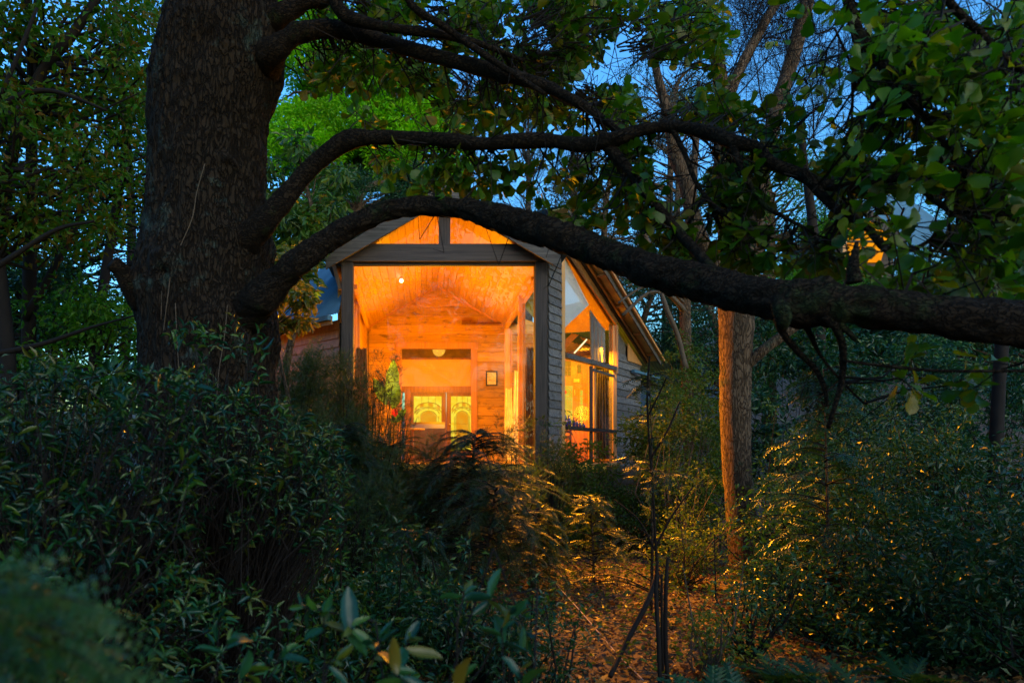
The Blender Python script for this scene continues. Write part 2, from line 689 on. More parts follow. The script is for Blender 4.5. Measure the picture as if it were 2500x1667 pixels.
M_PINE_X = wood_mat("pine_wall_boards", (0.46, 0.245, 0.018), (0.66, 0.38, 0.03), 'x', 0.55, True, var=0.22)
M_PINE_Y = wood_mat("pine_ceiling_boards", (0.46, 0.245, 0.018), (0.66, 0.375, 0.03), 'y', 0.45, False, var=0.16)
M_PINE_Z = wood_mat("pine_frame", (0.44, 0.22, 0.07), (0.62, 0.34, 0.12), 'z', 0.5, False)
M_TRIM = wood_mat("orange_trim_wood", (0.38, 0.17, 0.05), (0.55, 0.27, 0.09), 'z', 0.5, False)
M_DOOR = wood_mat("door_wood", (0.20, 0.07, 0.018), (0.34, 0.13, 0.035), 'z', 0.4, False)
M_METAL = flat_mat("corrugated_metal", (0.06, 0.155, 0.23), 0.6, 0.0, 0.5, 0.2, 3.0)
M_GLASS = glass_mat("window_glass")
M_PLASTER = flat_mat("ochre_plaster", (0.62, 0.40, 0.10), 0.8, noise=0.06, nscale=1.5)
M_WHITE = flat_mat("sky_reflection_white", (0.80, 0.79, 0.76), 0.8, noise=0.04, nscale=1.5)
M_CREAM = flat_mat("cream_cloth", (0.86, 0.78, 0.50), 0.9, noise=0.15, nscale=5)
M_REED = flat_mat("brown_reed_cloth", (0.22, 0.12, 0.045), 0.9, noise=0.4, nscale=25)
M_BROWNCLOTH = flat_mat("dark_brown_cloth", (0.06, 0.045, 0.03), 0.9)
M_LEAD = flat_mat("lead_came", (0.16, 0.11, 0.05), 0.5, 0.0)
M_IRON = flat_mat("black_iron", (0.02, 0.02, 0.02), 0.4)
M_YGLASS = emit_mat("lit_yellow_glass", (1.0, 0.62, 0.02), 1.05, (1.0, 0.8, 0.06), 9)
M_OGLASS = emit_mat("lit_orange_glass", (1.0, 0.36, 0.01), 0.85, (1.0, 0.45, 0.02), 5)
M_SOIL = None
# ------------------------------------------------------------------ ground
def ground_mat():
    m, nt, out = mat_new("soil")
    N, Lk = nt.nodes, nt.links
    geo = N.new("ShaderNodeNewGeometry")
    nz = N.new("ShaderNodeTexNoise"); nz.inputs["Scale"].default_value = 9; nz.inputs["Detail"].default_value = 10
    Lk.new(geo.outputs["Position"], nz.inputs["Vector"])
    r = ramp(nt, [(0.03, 0.02, 0.012), (0.12, 0.07, 0.035)])
    r.color_ramp.elements[0].position, r.color_ramp.elements[1].position = 0.35, 0.7
    Lk.new(nz.outputs[0], r.inputs[0])
    p = N.new("ShaderNodeBsdfPrincipled"); p.inputs["Roughness"].default_value = 0.9
    Lk.new(r.outputs[0], p.inputs["Base Color"])
    bp = N.new("ShaderNodeBump"); bp.inputs["Strength"].default_value = 0.8; bp.inputs["Distance"].default_value = 0.04
    Lk.new(nz.outputs[0], bp.inputs["Height"]); Lk.new(bp.outputs[0], p.inputs["Normal"])
    Lk.new(p.outputs[0], out.inputs[0])
    return m


gx = np.concatenate([np.linspace(-260, -16, 20), np.linspace(-14, 18, 130), np.linspace(20, 260, 20)])
gy = np.concatenate([np.linspace(-60, -2, 8), np.linspace(-1, 22, 110), np.linspace(24, 400, 40)])
GX, GY = np.meshgrid(gx, gy)
V = np.stack([GX.ravel(), GY.ravel(), gz(GX, GY).ravel()], 1)
V[:, 2] += 0.04 * vnoise(V * 1.7, 4) + 0.02 * vnoise(V * 5, 5)
a = np.arange(len(gy) - 1)[:, None] * len(gx) + np.arange(len(gx) - 1)[None]
a = a.ravel()
g = build("ground", V, [np.stack([a, a + 1, a + 1 + len(gx), a + len(gx)], 1)], ground_mat(), None, True, 'structure')

# ------------------------------------------------------------------ the cabin
FY, BY = 13.4, 20.0
FLOOR = 1.42
EAVE, RIDGE, RX, HW = 5.355, 6.54, 0.434, 2.0
XL, XR = -1.566, 2.434
cabin = thing("timber_cabin", "lit timber cabin with a glazed gable and weathered board walls", "cabin", (0.42, 16.5, 0.0))


def corrugated(name, O, e, s, le, ls, parent, pitch=0.076, amp=0.011, mat=None, m=3, clip=None):
    """metal sheet from corner O, e across the flutes, s up the slope"""
    O, e, s = np.asarray(O, float), unit(e), unit(s)
    n = unit(np.cross(e, s))
    if n[2] < 0:
        n = -n
    k = int(le / pitch * 4) + 1
    u = np.linspace(0, le, k)
    w = amp * np.sin(u / pitch * 2 * np.pi)
    rows = np.linspace(0, ls, m)
    V = np.concatenate([O + e * u[:, None] + n * w[:, None] + s * r for r in rows])
    V2 = V - n * 0.006
    i = np.arange(k - 1)
    F = np.concatenate([np.stack([i + r * k, i + 1 + r * k, i + 1 + (r + 1) * k, i + (r + 1) * k], 1) for r in range(m - 1)])
    if clip is not None:
        F = F[(V[F][:, :, 0] < clip).all(1)]
    return build(name, np.vstack([V, V2]), [F, F[:, ::-1] + len(V)], mat or M_METAL, parent, True)


def fr(px, py, d=0.0):
    return P(px, py, FY) + np.array([0, d, 0])


# front frame: posts, tie beam, king post, barge boards
for (x0, x1) in ((835, 863), (1305, 1334)):
    a, b = fr(x0, 640), fr(x1, 640)
    MB().box(a[0], b[0], FY - 0.1, FY + 0.12, 0.2, P(0, 603, FY)[2]).build("corner_post", M_DARKWOOD, cabin)
zt0, zt1 = P(0, 642, FY)[2], P(0, 600, FY)[2]
MB().box(fr(828, 0)[0], fr(1338, 0)[0], FY - 0.13, FY + 0.09, zt0, zt1).build("tie_beam", M_DARKWOODX, cabin)
MB().box(fr(863, 0)[0], fr(1305, 0)[0], FY - 0.04, FY + 0.05, P(0, 649, FY)[2], zt0 - 0.012).build("window_head", M_DARKWOODX, cabin)
MB().box(fr(1071, 0)[0], fr(1099, 0)[0], FY - 0.1, FY + 0.08, zt1, RIDGE + 0.05).build("king_post", M_DARKWOOD, cabin)
for x0, x1 in ((838, 0), (1332, 0)):
    pass
for sg, ex in ((-1, 795), (1, 1370)):
    yb = FY - 0.38
    apex = P(1085, 449, yb)
    lo = P(ex, 625, yb)
    dz = np.array([0, 0, -1]) * 41 * yb / FPX
    q = [apex, lo, lo + dz * 0.78, apex + dz]
    MB().slab(q, (0, 0.05, 0)).build("barge_board", M_GREYWOOD, cabin)
    # bracket between post and eave
    a = P(1085 + sg * 268 if sg < 0 else 1339, 655, FY + 0.1)
    b = P(833 if sg < 0 else 1331, 706 if sg < 0 else 670, FY + 0.1)
    MB().beam(P(815 if sg < 0 else 1342, 640, FY + 0.2), b, 0.06, 0.09).build("eave_bracket", M_PINE_Z, cabin)

# roof sheets of the main gable, ceiling slabs and boards
slope = unit([HW, 0, -(RIDGE - EAVE)])
for sg, nm in ((-1, 'roof'), (1, 'roof')):
    s = np.array([sg * slope[0], 0, slope[2]])
    n = np.array([sg * -slope[2], 0, slope[0]])
    top = np.array([RX, FY - 0.4, RIDGE + 0.30])
    ls = (HW + 0.36) / slope[0]
    roof = corrugated("roof", top, (0, 1, 0), s, BY - FY + 1.2, ls, cabin)
    c0 = np.array([RX, FY - 0.3, RIDGE + 0.025])
    lc = HW / slope[0]
    q = [c0, c0 + s * lc, c0 + s * lc + np.array([0, BY - FY + 0.3, 0]), c0 + np.array([0, BY - FY + 0.3, 0])]
    ceil = MB().slab(q, n * 0.04).build("ceiling", M_PINE_Y, cabin)
    nb = 13
    w = lc / nb
    for k in range(nb):
        a0 = np.array([RX, FY - 0.28, RIDGE]) + s * (k * w + 0.004)
        a1 = a0 + s * (w - 0.008)
        ln = np.array([0, BY - FY + 0.27, 0])
        MB().slab([a0, a1, a1 + ln, a0 + ln], n * 0.02).build("ceiling_board", M_PINE_Y, ceil)
    MB().beam((RX + sg * (HW - 0.02), FY + 0.1, EAVE - 0.07), (RX + sg * (HW - 0.02), BY, EAVE - 0.07), 0.1, 0.14).build("eave_beam", M_PINE_Y, cabin)
# cornice strips where the ceiling meets the back wall
for sg in (-1, 1):
    MB().beam((RX, BY - 0.05, RIDGE - 0.03), (RX + sg * HW, BY - 0.05, EAVE - 0.03), 0.05, 0.06).build("cornice", M_TRIM, cabin)

# back wall: weatherboards round the door opening
DX0, DX1, DZ = (970 - VX) * BY / FPX, (1163 - VX) * BY / FPX, P(0, 838, BY)[2]
wall = MB().box(XL - 0.05, DX0, BY + 0.05, BY + 0.15, 0.2, EAVE).box(DX1, 3.6, BY + 0.05, BY + 0.15, 0.2, EAVE).slab(
    [(XL - .05, BY + .05, EAVE + .002), (3.6, BY + .05, EAVE + .002), (RX + .1, BY + .05, RIDGE + .02), (RX - .1, BY + .05, RIDGE + .02)], (0, 0.1, 0)).box(
    DX0, DX1, BY + .052, BY + .15, DZ, EAVE).build("back_wall", M_PINE_X, cabin)
rh = (DZ - FLOOR) / 13


def board(x0a, x1a, x0b, x1b, z0, z1):
    q = [(x0a, BY - 0.022, z0), (x1a, BY - 0.022, z0), (x1b, BY + 0.012, z1), (x0b, BY + 0.012, z1)]
    MB().slab(q, (0, 0.034, 0)).build("wall_board", M_PINE_X, wall)


for r in range(13):
    z0, z1 = FLOOR + r * rh + 0.003, FLOOR + (r + 1) * rh + 0.008
    board(XL, DX0 - 0.01, XL, DX0 - 0.01, z0, z1)
    board(DX1 + 0.01, 3.5, DX1 + 0.01, 3.5, z0, z1)
z = DZ + 0.003
while z < RIDGE - 0.1:
    z1 = min(z + rh, RIDGE - 0.02)
    f = lambda zz: HW if zz < EAVE else max(0.02, HW * (RIDGE - zz) / (RIDGE - EAVE))
    board(RX - f(z), (3.5 if z < EAVE - 0.1 else RX + f(z)), RX - f(z1), (3.5 if z < EAVE - 0.2 else RX + f(z1)), z, z1)
    z += rh
# dark shelf strip high on the back wall
MB().box(P(1127, 0, BY)[0], 2.3, BY - 0.16, BY - 0.03, P(0, 793, BY)[2], P(0, 789, BY)[2]).box(
    P(1127, 0, BY)[0], P(1150, 0, BY)[0], BY - 0.18, BY - 0.03, P(0, 789, BY)[2], P(0, 784, BY)[2]).build("picture_shelf", M_DOOR, cabin)

# door set: frame, transom light, blind, two leaf doors
def bk(px, py, d=0.0):
    return P(px, py, BY) + np.array([0, d, 0])


def bbox(px0, px1, py0, py1, d0, d1):
    a, b = bk(px0, py1), bk(px1, py0)
    return (a[0], b[0], BY + d0, BY + d1, a[2], b[2])


MB().box(*bbox(968, 981, 852, 1127, -.06, .1)).box(*bbox(1150, 1165, 852, 1127, -.06, .1)).box(*bbox(966, 1167, 836, 852, -.07, .1)).build("door_frame", M_TRIM, cabin)
MB().box(*bbox(981, 1150, 943, 958, -.03, .08)).box(*bbox(988, 1003, 958, 1127, -.03, .08)).build("door_transom", M_DOOR, cabin)
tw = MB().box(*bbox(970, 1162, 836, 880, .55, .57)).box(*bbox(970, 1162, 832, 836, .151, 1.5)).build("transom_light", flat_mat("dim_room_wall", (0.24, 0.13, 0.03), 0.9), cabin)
MB().box(*bbox(981, 1150, 876, 943, .05, .07)).build("blind", M_PLASTER, cabin)
MB().box(*bbox(981, 1150, 873, 877, .02, .08)).build("blind_rail", M_DOOR, cabin)
# side walls of the lit room beyond the transom
MB().box(*bbox(970, 980, 836, 960, .11, 1.5)).box(*bbox(1152, 1162, 836, 960, .11, 1.5)).build("hall_wall", M_PLASTER, cabin)


def arc_pts(cx, cy, rx, ry, a0, a1, n, d):
    t = np.radians(np.linspace(a0, a1, n))
    return [bk(cx + rx * math.cos(q), cy - ry * math.sin(q), d) for q in t]


def leaded_door(x0, x1, gx0, gx1, gy1, nm):
    d = MB()
    d.box(*bbox(x0, gx0, 958, 1124, 0, .05)).box(*bbox(gx1, x1, 958, 1124, 0, .05)).box(*bbox(gx0, gx1, 958, 967, 0.001, .049)).box(*bbox(gx0, gx1, gy1, 1124, 0.001, .049))
    door = d.build("glazed_door", M_DOOR, cabin)
    MB().box(*bbox(gx0, gx1, 967, gy1, .02, .03)).build("door_glass", M_YGLASS, door)
    cx = (gx0 + gx1) / 2 + 2
    w = (gx1 - gx0)
    # orange arched panel
    pts = [bk(cx - w * .28, gy1 - 20, .012), bk(cx + w * .28, gy1 - 20, .012)] + arc_pts(cx, 1018, w * .28, 14, 0, 180, 9, .012)
    MB().slab(pts, (0, 0.006, 0)).build("arched_pane", M_OGLASS, door)
    band = arc_pts(cx, 1004, w * .5, 22, 15, 165, 9, .012)
    band2 = arc_pts(cx, 1010, w * .5, 19, 15, 165, 9, .012)
    mb = MB()
    for k in range(1, 8, 2):
        mb.slab([band[k], band[k + 1], band2[k + 1], band2[k]], (0, 0.006, 0))
    mb.build("arch_pane", M_OGLASS, door)
    lead = MB()
    for (rx, ry, cyy) in ((.5, 22, 1004), (.5, 19, 1012), (.4, 16, 1012), (.3, 15, 1018)):
        q = arc_pts(cx, cyy, w * rx, ry, 8, 172, 11, .008)
        for a, b in zip(q[:-1], q[1:]):
            lead.beam(a, b, 0.009, 0.014)
    for fx in (-.3, -.36, .3, .36):
        lead.beam(bk(cx + fx * w, 1016, .008), bk(cx + fx * w, gy1, .008), 0.012, 0.012)
    for fx in (-.25, 0, .25):
        lead.beam(bk(cx + fx * w, 967, .008), bk(cx + fx * w, 1000 - abs(fx) * 12, .008), 0.008, 0.012)
    for yy in (1034, 1056, 1078):
        lead.beam(bk(gx0, yy, .009), bk(gx1, yy, .009), 0.008, 0.008)
    for ang in (40, 65, 90, 115, 140):
        a = arc_pts(cx, 1012, w * .5, 19, ang, ang + 1, 2, .008)[0]
        b = arc_pts(cx, 1012, w * .4, 16, ang, ang + 1, 2, .008)[0]
        lead.beam(a, b, 0.012, 0.012)
    lead.build("lead_came", M_LEAD, door)
    return door


d1 = leaded_door(1003, 1089, 1010, 1078, 1100, "left")
d2 = leaded_door(1090, 1160, 1101, 1152, 1100, "right")
MB().lathe(bk(1098, 1036, -.05), [(0.0, -.035), (.03, -.02), (.035, 0), (.03, .02), (0, .035)], 10).build("door_knob", flat_mat("brass", (0.6, 0.4, 0.12), 0.3, 0.9), d2, True)

# floor, deck skirting
deck = MB().box(XL - .05, 3.6, FY - .05, BY + .15, FLOOR - .16, FLOOR - .04).build("floor", M_PINE_Y, cabin)
for k in range(24):
    x0 = XL + k * 0.2
    MB().box(x0 + .003, x0 + .197, FY + .0, BY, FLOOR - .035, FLOOR).build("floor_board", M_PINE_Y, deck)
M_SLEEPER = wood_mat("dark_sleeper_wood", (0.03, 0.02, 0.014), (0.09, 0.06, 0.04), 'x', 0.8, True)
base = MB().box(XL - .05, 2.45, FY - .06, FY + .0, -0.1, FLOOR - .17).build("base_wall", M_SLEEPER, cabin)
for k in range(6):
    MB().box(XL - .1 + rng.uniform(0, .05), 2.5, FY - .12 + rng.uniform(-.01, .01), FY - .062, .0 + k * .22, .0 + k * .22 + .205).build("sleeper_board", M_SLEEPER, base)

# front glazing
MB().box(fr(863, 0)[0], fr(1305, 0)[0], FY - .006, FY + .0, FLOOR - .02, P(0, 649, FY)[2]).build("window_pane", M_GLASS, cabin)
for x0, x1, sg in ((878, 1071, -1), (1099, 1292, 1)):
    a0, a1 = fr(x0, 600), fr(x1, 600)
    if sg < 0:
        q = [fr(880, 599.5), fr(1071, 599.5), fr(1071, 494)]
    else:
        q = [fr(1099, 599.5), fr(1290, 599.5), fr(1099, 494)]
    MB().slab(q, (0, 0.006, 0)).build("gable_pane", M_GLASS, cabin)

# inner posts and braces at both sides of the room
for (px, y0, y1, Y, w) in ((1239, 800, 958, 18.6, .13), (1247, 806, 950, 18.62, .08), (1273, 720, 900, 15.9, .13), (1279, 740, 905, 15.8, .07), (873, 722, 860, 15.9, .1), (868, 745, 860, 15.6, .06)):
    a = P(px, y0, Y)
    MB().box(a[0] - w / 2, a[0] + w / 2, Y, Y + w, FLOOR, a[2]).build("inner_post", M_PINE_Z, cabin)
MB().beam(P(1237, 798, 18.6), P(1301, 678, 14.6), .07, .1).build("inner_brace", M_PINE_Y, cabin)
MB().beam(P(897, 797, 18.6), P(868, 700, 14.4), .07, .1).build("inner_brace", M_PINE_Y, cabin)
# left side wall of the room
lw = MB().box(XL - .12, XL - .06, FY + .2, BY, FLOOR - .02, EAVE).build("side_wall", M_PINE_Y, cabin)
for k in range(18):
    MB().box(XL - .058, XL - .036, FY + .2, BY - .03, FLOOR + k * .215 + .003, FLOOR + k * .215 + .213).build("wall_board", M_PINE_Y, lw)

# ------------------------------------------------------------------ diagonal wings
WU, WN = np.array([.584, .812, 0]), np.array([.812, -.584, 0])
WB = np.array([2.47, 13.45, 0])


def wp(t, o, z):
    return WB + WU * t + WN * o + np.array([0, 0, z])


def wt(px, o=0.0):
    k = (px - VX) / FPX
    b = WB + WN * o
    return (k * b[1] - b[0]) / (WU[0] - k * WU[1])


def WP(px, py, o=0.0):
    t = wt(px, o)
    p = wp(t, o, 0)
    p[2] = EYE + (VY - py) * p[1] / FPX
    return p


def zr(t):            # top of the wing's raking wall
    return 5.86 - .39 * (t - .9)


T0, T1, T2 = 0.0, 0.68, 5.6
TW = wt(1497)
sw = MB()
sw.slab([wp(0, -.1, 0.1), wp(T1, -.1, 0.1), wp(T1, -.1, zr(T1) - .05), wp(0, -.1, zr(0) - .3)], WN * .08)
sw.slab([wp(TW, -.1, 0.1), wp(T2, -.1, 0.1), wp(T2, -.1, zr(T2) - .05), wp(TW, -.1, zr(TW) - .05)], WN * .08)
sw = sw.build("wing_wall", M_GREYWOOD, cabin)
M_CLAP = wood_mat("grey_weatherboard", (0.075, 0.07, 0.066), (0.20, 0.19, 0.18), 'x', 0.75, True, grain=1.0, var=.25)


def clap(ta, tb, z0, z1):
    q = [wp(ta, .03, z0), wp(tb, .03, z0), wp(tb, -.0, z1), wp(ta, -.0, z1)]
    MB().slab(q, -WN * .018).build("weatherboard", M_CLAP, sw)


for k in range(26):
    z0 = 1.15 + k * .172
    if z0 < 5.5:
        clap(.03, T1 - .06, z0, z0 + .19)
for k in range(17):
    z0 = 1.15 + k * .172
    clap(TW + .12, T2, z0, z0 + .19)
# upper orange cladding at the far end
MB().slab([wp(TW + .9, .035, 3.95), wp(T2, .035, 3.95), wp(T2, .035, zr(T2) - .06), wp(TW + .9, .035, zr(TW + .9) - .06)], WN * .02).build("end_panel", M_TRIM, cabin)
# window frame of the wing
def wbeam(p0, p1, w, h, name, mat, up=(0, 0, 1)):
    return MB().beam(p0, p1, w, h, up).build(name, mat, cabin)


tA, tB = T1, TW
zT = WP(1371, 867)[2]
zT2 = WP(1495, 897)[2]
zS = WP(1400, 1046)[2]
wbeam(wp(tA, .02, FLOOR - .05), wp(tA, .02, zr(tA) - .1), .07, .09, "window_jamb", M_PINE_Z)
wbeam(wp(tB + .03, .02, FLOOR - .05), wp(tB + .03, .02, zr(tB) - .1), .09, .09, "window_jamb", M_PINE_Z)
wbeam(wp(tA + .04, .04, zT), wp(tB - .02, .04, (zT + zT2) / 2), .12, .10, "window_transom", M_GREYWOOD)
wbeam(wp(tA + .04, .03, zS), wp(tB - .02, .03, zS), .16, .07, "window_sill", M_DARKWOODX)
tm = wt(1441)
wbeam(wp(tm, .02, FLOOR), wp(tm, .02, zT - .06), .07, .07, "window_mullion", M_DARKWOOD)
wbeam(wp(tm + .25, .01, FLOOR), wp(tm + .25, .01, zT - .06), .04, .05, "window_mullion", M_PINE_Z)
wbeam(wp(tm + .05, .03, zT - .14), wp(tB - .04, .03, zT - .16), .05, .06, "window_rail", M_GREYWOOD)
wbeam(wp(tA + .04, .02, FLOOR - .04), wp(tB - .02, .02, FLOOR - .04), .1, .08, "window_bottom_rail", M_PINE_Z)
# panes
zt = zT - .05
for (a, b, z0, z1) in ((tA + .03, tm - .03, zS + .035, zt), (tm + .04, tB - .02, zS + .035, zt), (tA + .03, tm - .03, FLOOR, zS - .035), (tm + .04, tB - .02, FLOOR, zS - .035)):
    MB().slab([wp(a, .0, z0), wp(b, .0, z0), wp(b, .0, z1), wp(a, .0, z1)], WN * .006).build("window_pane", M_GLASS, cabin)
pA = [wp(tA + .03, 0, zT + .05), wp(tB - .02, 0, zT + .05), wp(tB - .02, 0, zr(tB) - .1), wp(tA + .03, 0, zr(tA) - .1)]
MB().slab(pA, WN * .006).build("upper_pane", M_GLASS, cabin)
# rake boards and soffit of the wing roof
wbeam(wp(.15, .06, zr(.15) - .03), wp(tB + .05, .06, zr(tB) - .03), .05, .16, "rake_trim", M_TRIM)
wbeam(wp(tB + .04, .07, zr(tB) - .1), wp(tB + .04, .07, zT - .1), .05, .1, "corner_trim", M_TRIM)
wbeam(wp(.1, .10, zr(.1) + .09), wp(T2 + .2, .10, zr(T2 + .2) + .09), .05, .08, "soffit_batten", M_DARKWOODX)
wbeam(wp(.1, .17, zr(.1) + .12), wp(T2 + .2, .17, zr(T2 + .2) + .12), .05, .06, "soffit_batten", M_TRIM)
so = MB().slab([wp(.0, .05, zr(0) + .17), wp(T2 + .3, .05, zr(T2 + .3) + .17), wp(T2 + .3, .52, zr(T2 + .3) + .17), wp(.0, .52, zr(0) + .17)], (0, 0, .015)).build(
    "soffit", flat_mat("yellow_soffit_sheet", (0.55, 0.38, 0.12), 0.6, nscale=3), cabin)
for t in (.9, 2.1, 3.3, 4.5, 5.5):
    MB().beam(wp(t, .2, zr(t) + .14), wp(t, .43, zr(t) + .14), .09, .05).build("soffit_cleat", M_TRIM, so)
wbeam(wp(0, .45, zr(0) + .13), wp(T2 + .3, .45, zr(T2 + .3) + .13), .03, .17, "wing_barge_board", M_GREYWOOD)
wbeam(wp(0, .52, zr(0) + .19), wp(T2 + .35, .52, zr(T2 + .35) + .19), .05, .06, "roof_edge_trim", M_TRIM)
sv = unit(wp(T2 + .4, .56, zr(T2 + .4)) - wp(0, .56, zr(0)))
corrugated("wing_roof", wp(0, .56, zr(0) + .24), -WN, sv, 2.6, 7.4, cabin)
wbeam(wp(4.75, .10, 3.72), wp(T2 + .55, .32, 3.66), .08, .07, "gutter", M_METAL)
for k in range(6):
    MB().slab([wp(0, .04, k * .22), wp(T2, .04, k * .22), wp(T2, .04, k * .22 + .205), wp(0, .04, k * .22 + .205)], WN * .05).build("sleeper_board", M_SLEEPER, sw)

M_REVEAL = wood_mat('silver_reveal_wood', (.2, .19, .18), (.42, .42, .41), 'z', .8, False)
# inside of the right wing: back wall, ceiling, white sky reflection panel, beams, inner door
MB().slab([(3.62, BY + .02, FLOOR), (6.3, BY + .02, FLOOR), (6.3, BY + .02, 4.2), (5.0, BY + .02, 5.5), (3.62, BY + .02, 5.6)], (0, .1, 0)).build("wing_back_wall", M_PLASTER, cabin)
MB().slab([wp(5.6, -.12, FLOOR), wp(5.6, -.12, 3.9), (6.28, BY, 3.9), (6.28, BY, FLOOR)], (-.06, .03, 0)).build("wing_end_wall", M_PLASTER, cabin)
MB().slab([(2.5, FY + .4, FLOOR - .1), (5.7, FY + 4.6, FLOOR - .1), (6.3, BY + .1, FLOOR - .1), (2.5, BY + .1, FLOOR - .1)], (0, 0, .06)).build("wing_floor", M_PINE_Y, cabin)
wc = [wp(.25, -.12, zr(.25) + .02), wp(tB + .4, -.12, zr(tB + .4) + .02), wp(tB + .4, -1.75, zr(tB + .4) + .1), wp(1.7, -.9, zr(1.7) + .05)]
MB().slab(wc, (0, 0, .03)).build("wing_ceiling", M_PLASTER, cabin)
MB().slab([WP(1361, 655, -.10), WP(1375, 618, -.10), WP(1438, 744, -.10), WP(1366, 812, -.10)], -WN * .03).build("sky_reflection_panel", M_WHITE, cabin)  # white panel shaped and coloured as the sky reflected in this pane
for (xa, xb, ya, yb) in ((1442, 1450, 757, 769), (1451, 1459, 770, 781), (1460, 1468, 783, 793), (1469, 1477, 795, 804)):
    MB().slab([WP(xa, ya, -.09), WP(xb, yb, -.09), WP(xb + 1, 884, -.09), WP(xa + 3, 884, -.09)], -WN * .03).build("reveal_board", M_REVEAL, cabin)
MB().slab([P(1350, 700, 18.2), P(1470, 700, 18.2), P(1470, 880, 18.2), P(1350, 880, 18.2)], (0, .06, 0)).build("gable_lining", M_PLASTER, cabin)
MB().beam(P(1358, 862, 17.8), P(1408, 812, 17.8), .1, .16).build("inner_rafter", M_TRIM, cabin)
MB().beam(P(1405, 812, 17.9), P(1446, 838, 17.9), .1, .10).build("inner_rafter", M_PINE_Y, cabin)
MB().beam(P(1362, 868, 17.7), P(1446, 860, 17.7), .1, .14).build("inner_beam", M_DOOR, cabin)
IY = 17.4


def ib(x0, x1, y0, y1, d0, d1):
    a, b = P(x0, y1, IY), P(x1, y0, IY)
    return (a[0], b[0], IY + d0, IY + d1, a[2], b[2])


idr = MB().box(*ib(1345, 1436, 872, 1128, 0, .06)).build("inner_door", M_DOOR, cabin)
MB().box(*ib(1436, 1450, 872, 1128, -.04, .06)).build("inner_door_jamb", M_TRIM, cabin)
for (x0, x1, y0, y1) in ((1368, 1394, 882, 918), (1409, 1419, 890, 911)):
    MB().box(*ib(x0, x1, y0, y1, -.012, -.002)).build("fanlight", M_OGLASS, idr)
MB().box(*ib(1372, 1398, 942, 1042, -.012, -.002)).build("leaded_glass", M_YGLASS, idr)
MB().box(*ib(1416, 1423, 952, 1043, -.012, -.002)).build("sidelight", M_YGLASS, idr)
lead = MB()
for xx in (1379, 1386, 1392):
    lead.beam(P(xx, 968, IY - .02), P(xx, 1042, IY - .02), .008, .008)
for yy in (980, 1001, 1022):
    lead.beam(P(1372, yy, IY - .021), P(1398, yy, IY - .021), .008, .008)
for yy in (896, 905):
    lead.beam(P(1368, yy, IY - .021), P(1394, yy, IY - .021), .008, .008)
for xx in (1376, 1385):
    lead.beam(P(xx, 882, IY - .022), P(xx, 918, IY - .022), .008, .008)
ring = [P(1383 + 11 * math.cos(q), 957 + 11 * math.sin(q), IY - .023) for q in np.linspace(0, 2 * math.pi, 17)]
for a, b in zip(ring[:-1], ring[1:]):
    lead.beam(a, b, .012, .012)
for yy in (967, 990, 1012, 1032):
    lead.beam(P(1416, yy, IY - .024), P(1423, yy, IY - .024), .02, .02)
lead.build("lead_came", M_LEAD, idr)
rose = MB()
for k in range(6):
    q = k * 1.05
    rose.lathe(P(1379 + 2.4 * math.cos(q), 957 + 2.4 * math.sin(q), IY - .03), [(0, -.03), (.028, -.01), (.028, .01), (0, .03)], 7)
rose.build("glass_rose", flat_mat("red_glass", (0.5, 0.04, 0.02), 0.3), idr)
MB().box(*ib(1400, 1414, 925, 933, -.03, -.0)).box(*ib(1402, 1403.5, 950, 965, -.02, 0)).build("door_moulding", M_TRIM, idr)

# ------------------------------------------------------------------ left wing
LU, LN = np.array([-.7071, .7071, 0]), np.array([-.7071, -.7071, 0])
LB = np.array([XL - .06, 13.45, 0])


def lp(t, o, z):
    return LB + LU * t + LN * o + np.array([0, 0, z])


lwall = MB().slab([lp(0, 0, .1), lp(7, 0, .1), lp(7, 0, 4.2), lp(0, 0, 4.2)], LN * -.1).build("left_wing_wall", M_GREYWOOD, cabin)
for k in range(18):
    z0 = 1.15 + k * .172
    q = [lp(.0, .035, z0), lp(7, .035, z0), lp(7, .005, z0 + .19), lp(.0, .005, z0 + .19)]
    MB().slab(q, -LN * .018).build("weatherboard", M_DOOR, lwall)
up = unit(-LN * .65 + np.array([0, 0, .76]))
corrugated("left_wing_roof", lp(-.6, .30, 4.30), LU, up, 8.4, 2.0, cabin, m=50, clip=-1.575)
MB().beam(lp(-.1, .33, 4.24), lp(7.5, .33, 4.24), .09, .09).build("gutter", M_METAL, cabin)
MB().beam(lp(-.1, .27, 4.20), lp(7.5, .27, 4.20), .03, .16).build("fascia", M_TRIM, cabin)

# ------------------------------------------------------------------ lamps of the house, added fill lamps outside
WARM = (1.0, 0.385, 0.006)


def lamp(name, loc, energy, size, kind='POINT', color=WARM, **kw):
    d = bpy.data.lights.new(name, kind)
    d.energy = energy
    d.color = color
    if kind in ('POINT', 'SPOT'):
        d.shadow_soft_size = size
    else:
        d.size = size
    for k, v in kw.items():
        setattr(d, k, v)
    o = bpy.data.objects.new(name, d)
    COL.objects.link(o)
    o.location = loc
    return o


LK = ES * 1.6
lamp("room_lamp", (.4, 17.0, 3.9), 225 * LK, .3)
lamp("room_lamp", (.5, 14.7, 3.6), 165 * LK, .35)
lamp("wing_lamp", (4.0, 16.2, 4.1), 200 * LK, .5, "AREA")
lamp("wing_lamp", (3.9, 16.6, 2.6), 60 * LK, .2)
lamp("hall_lamp", (.3, 20.9, 4.6), 25 * LK, .1)
lamp("left_wing_fill", tuple(lp(1.8, 1.2, 3.7)), 14 * LK, .1)  # added fill lamp outside the wall, warms the left leaves


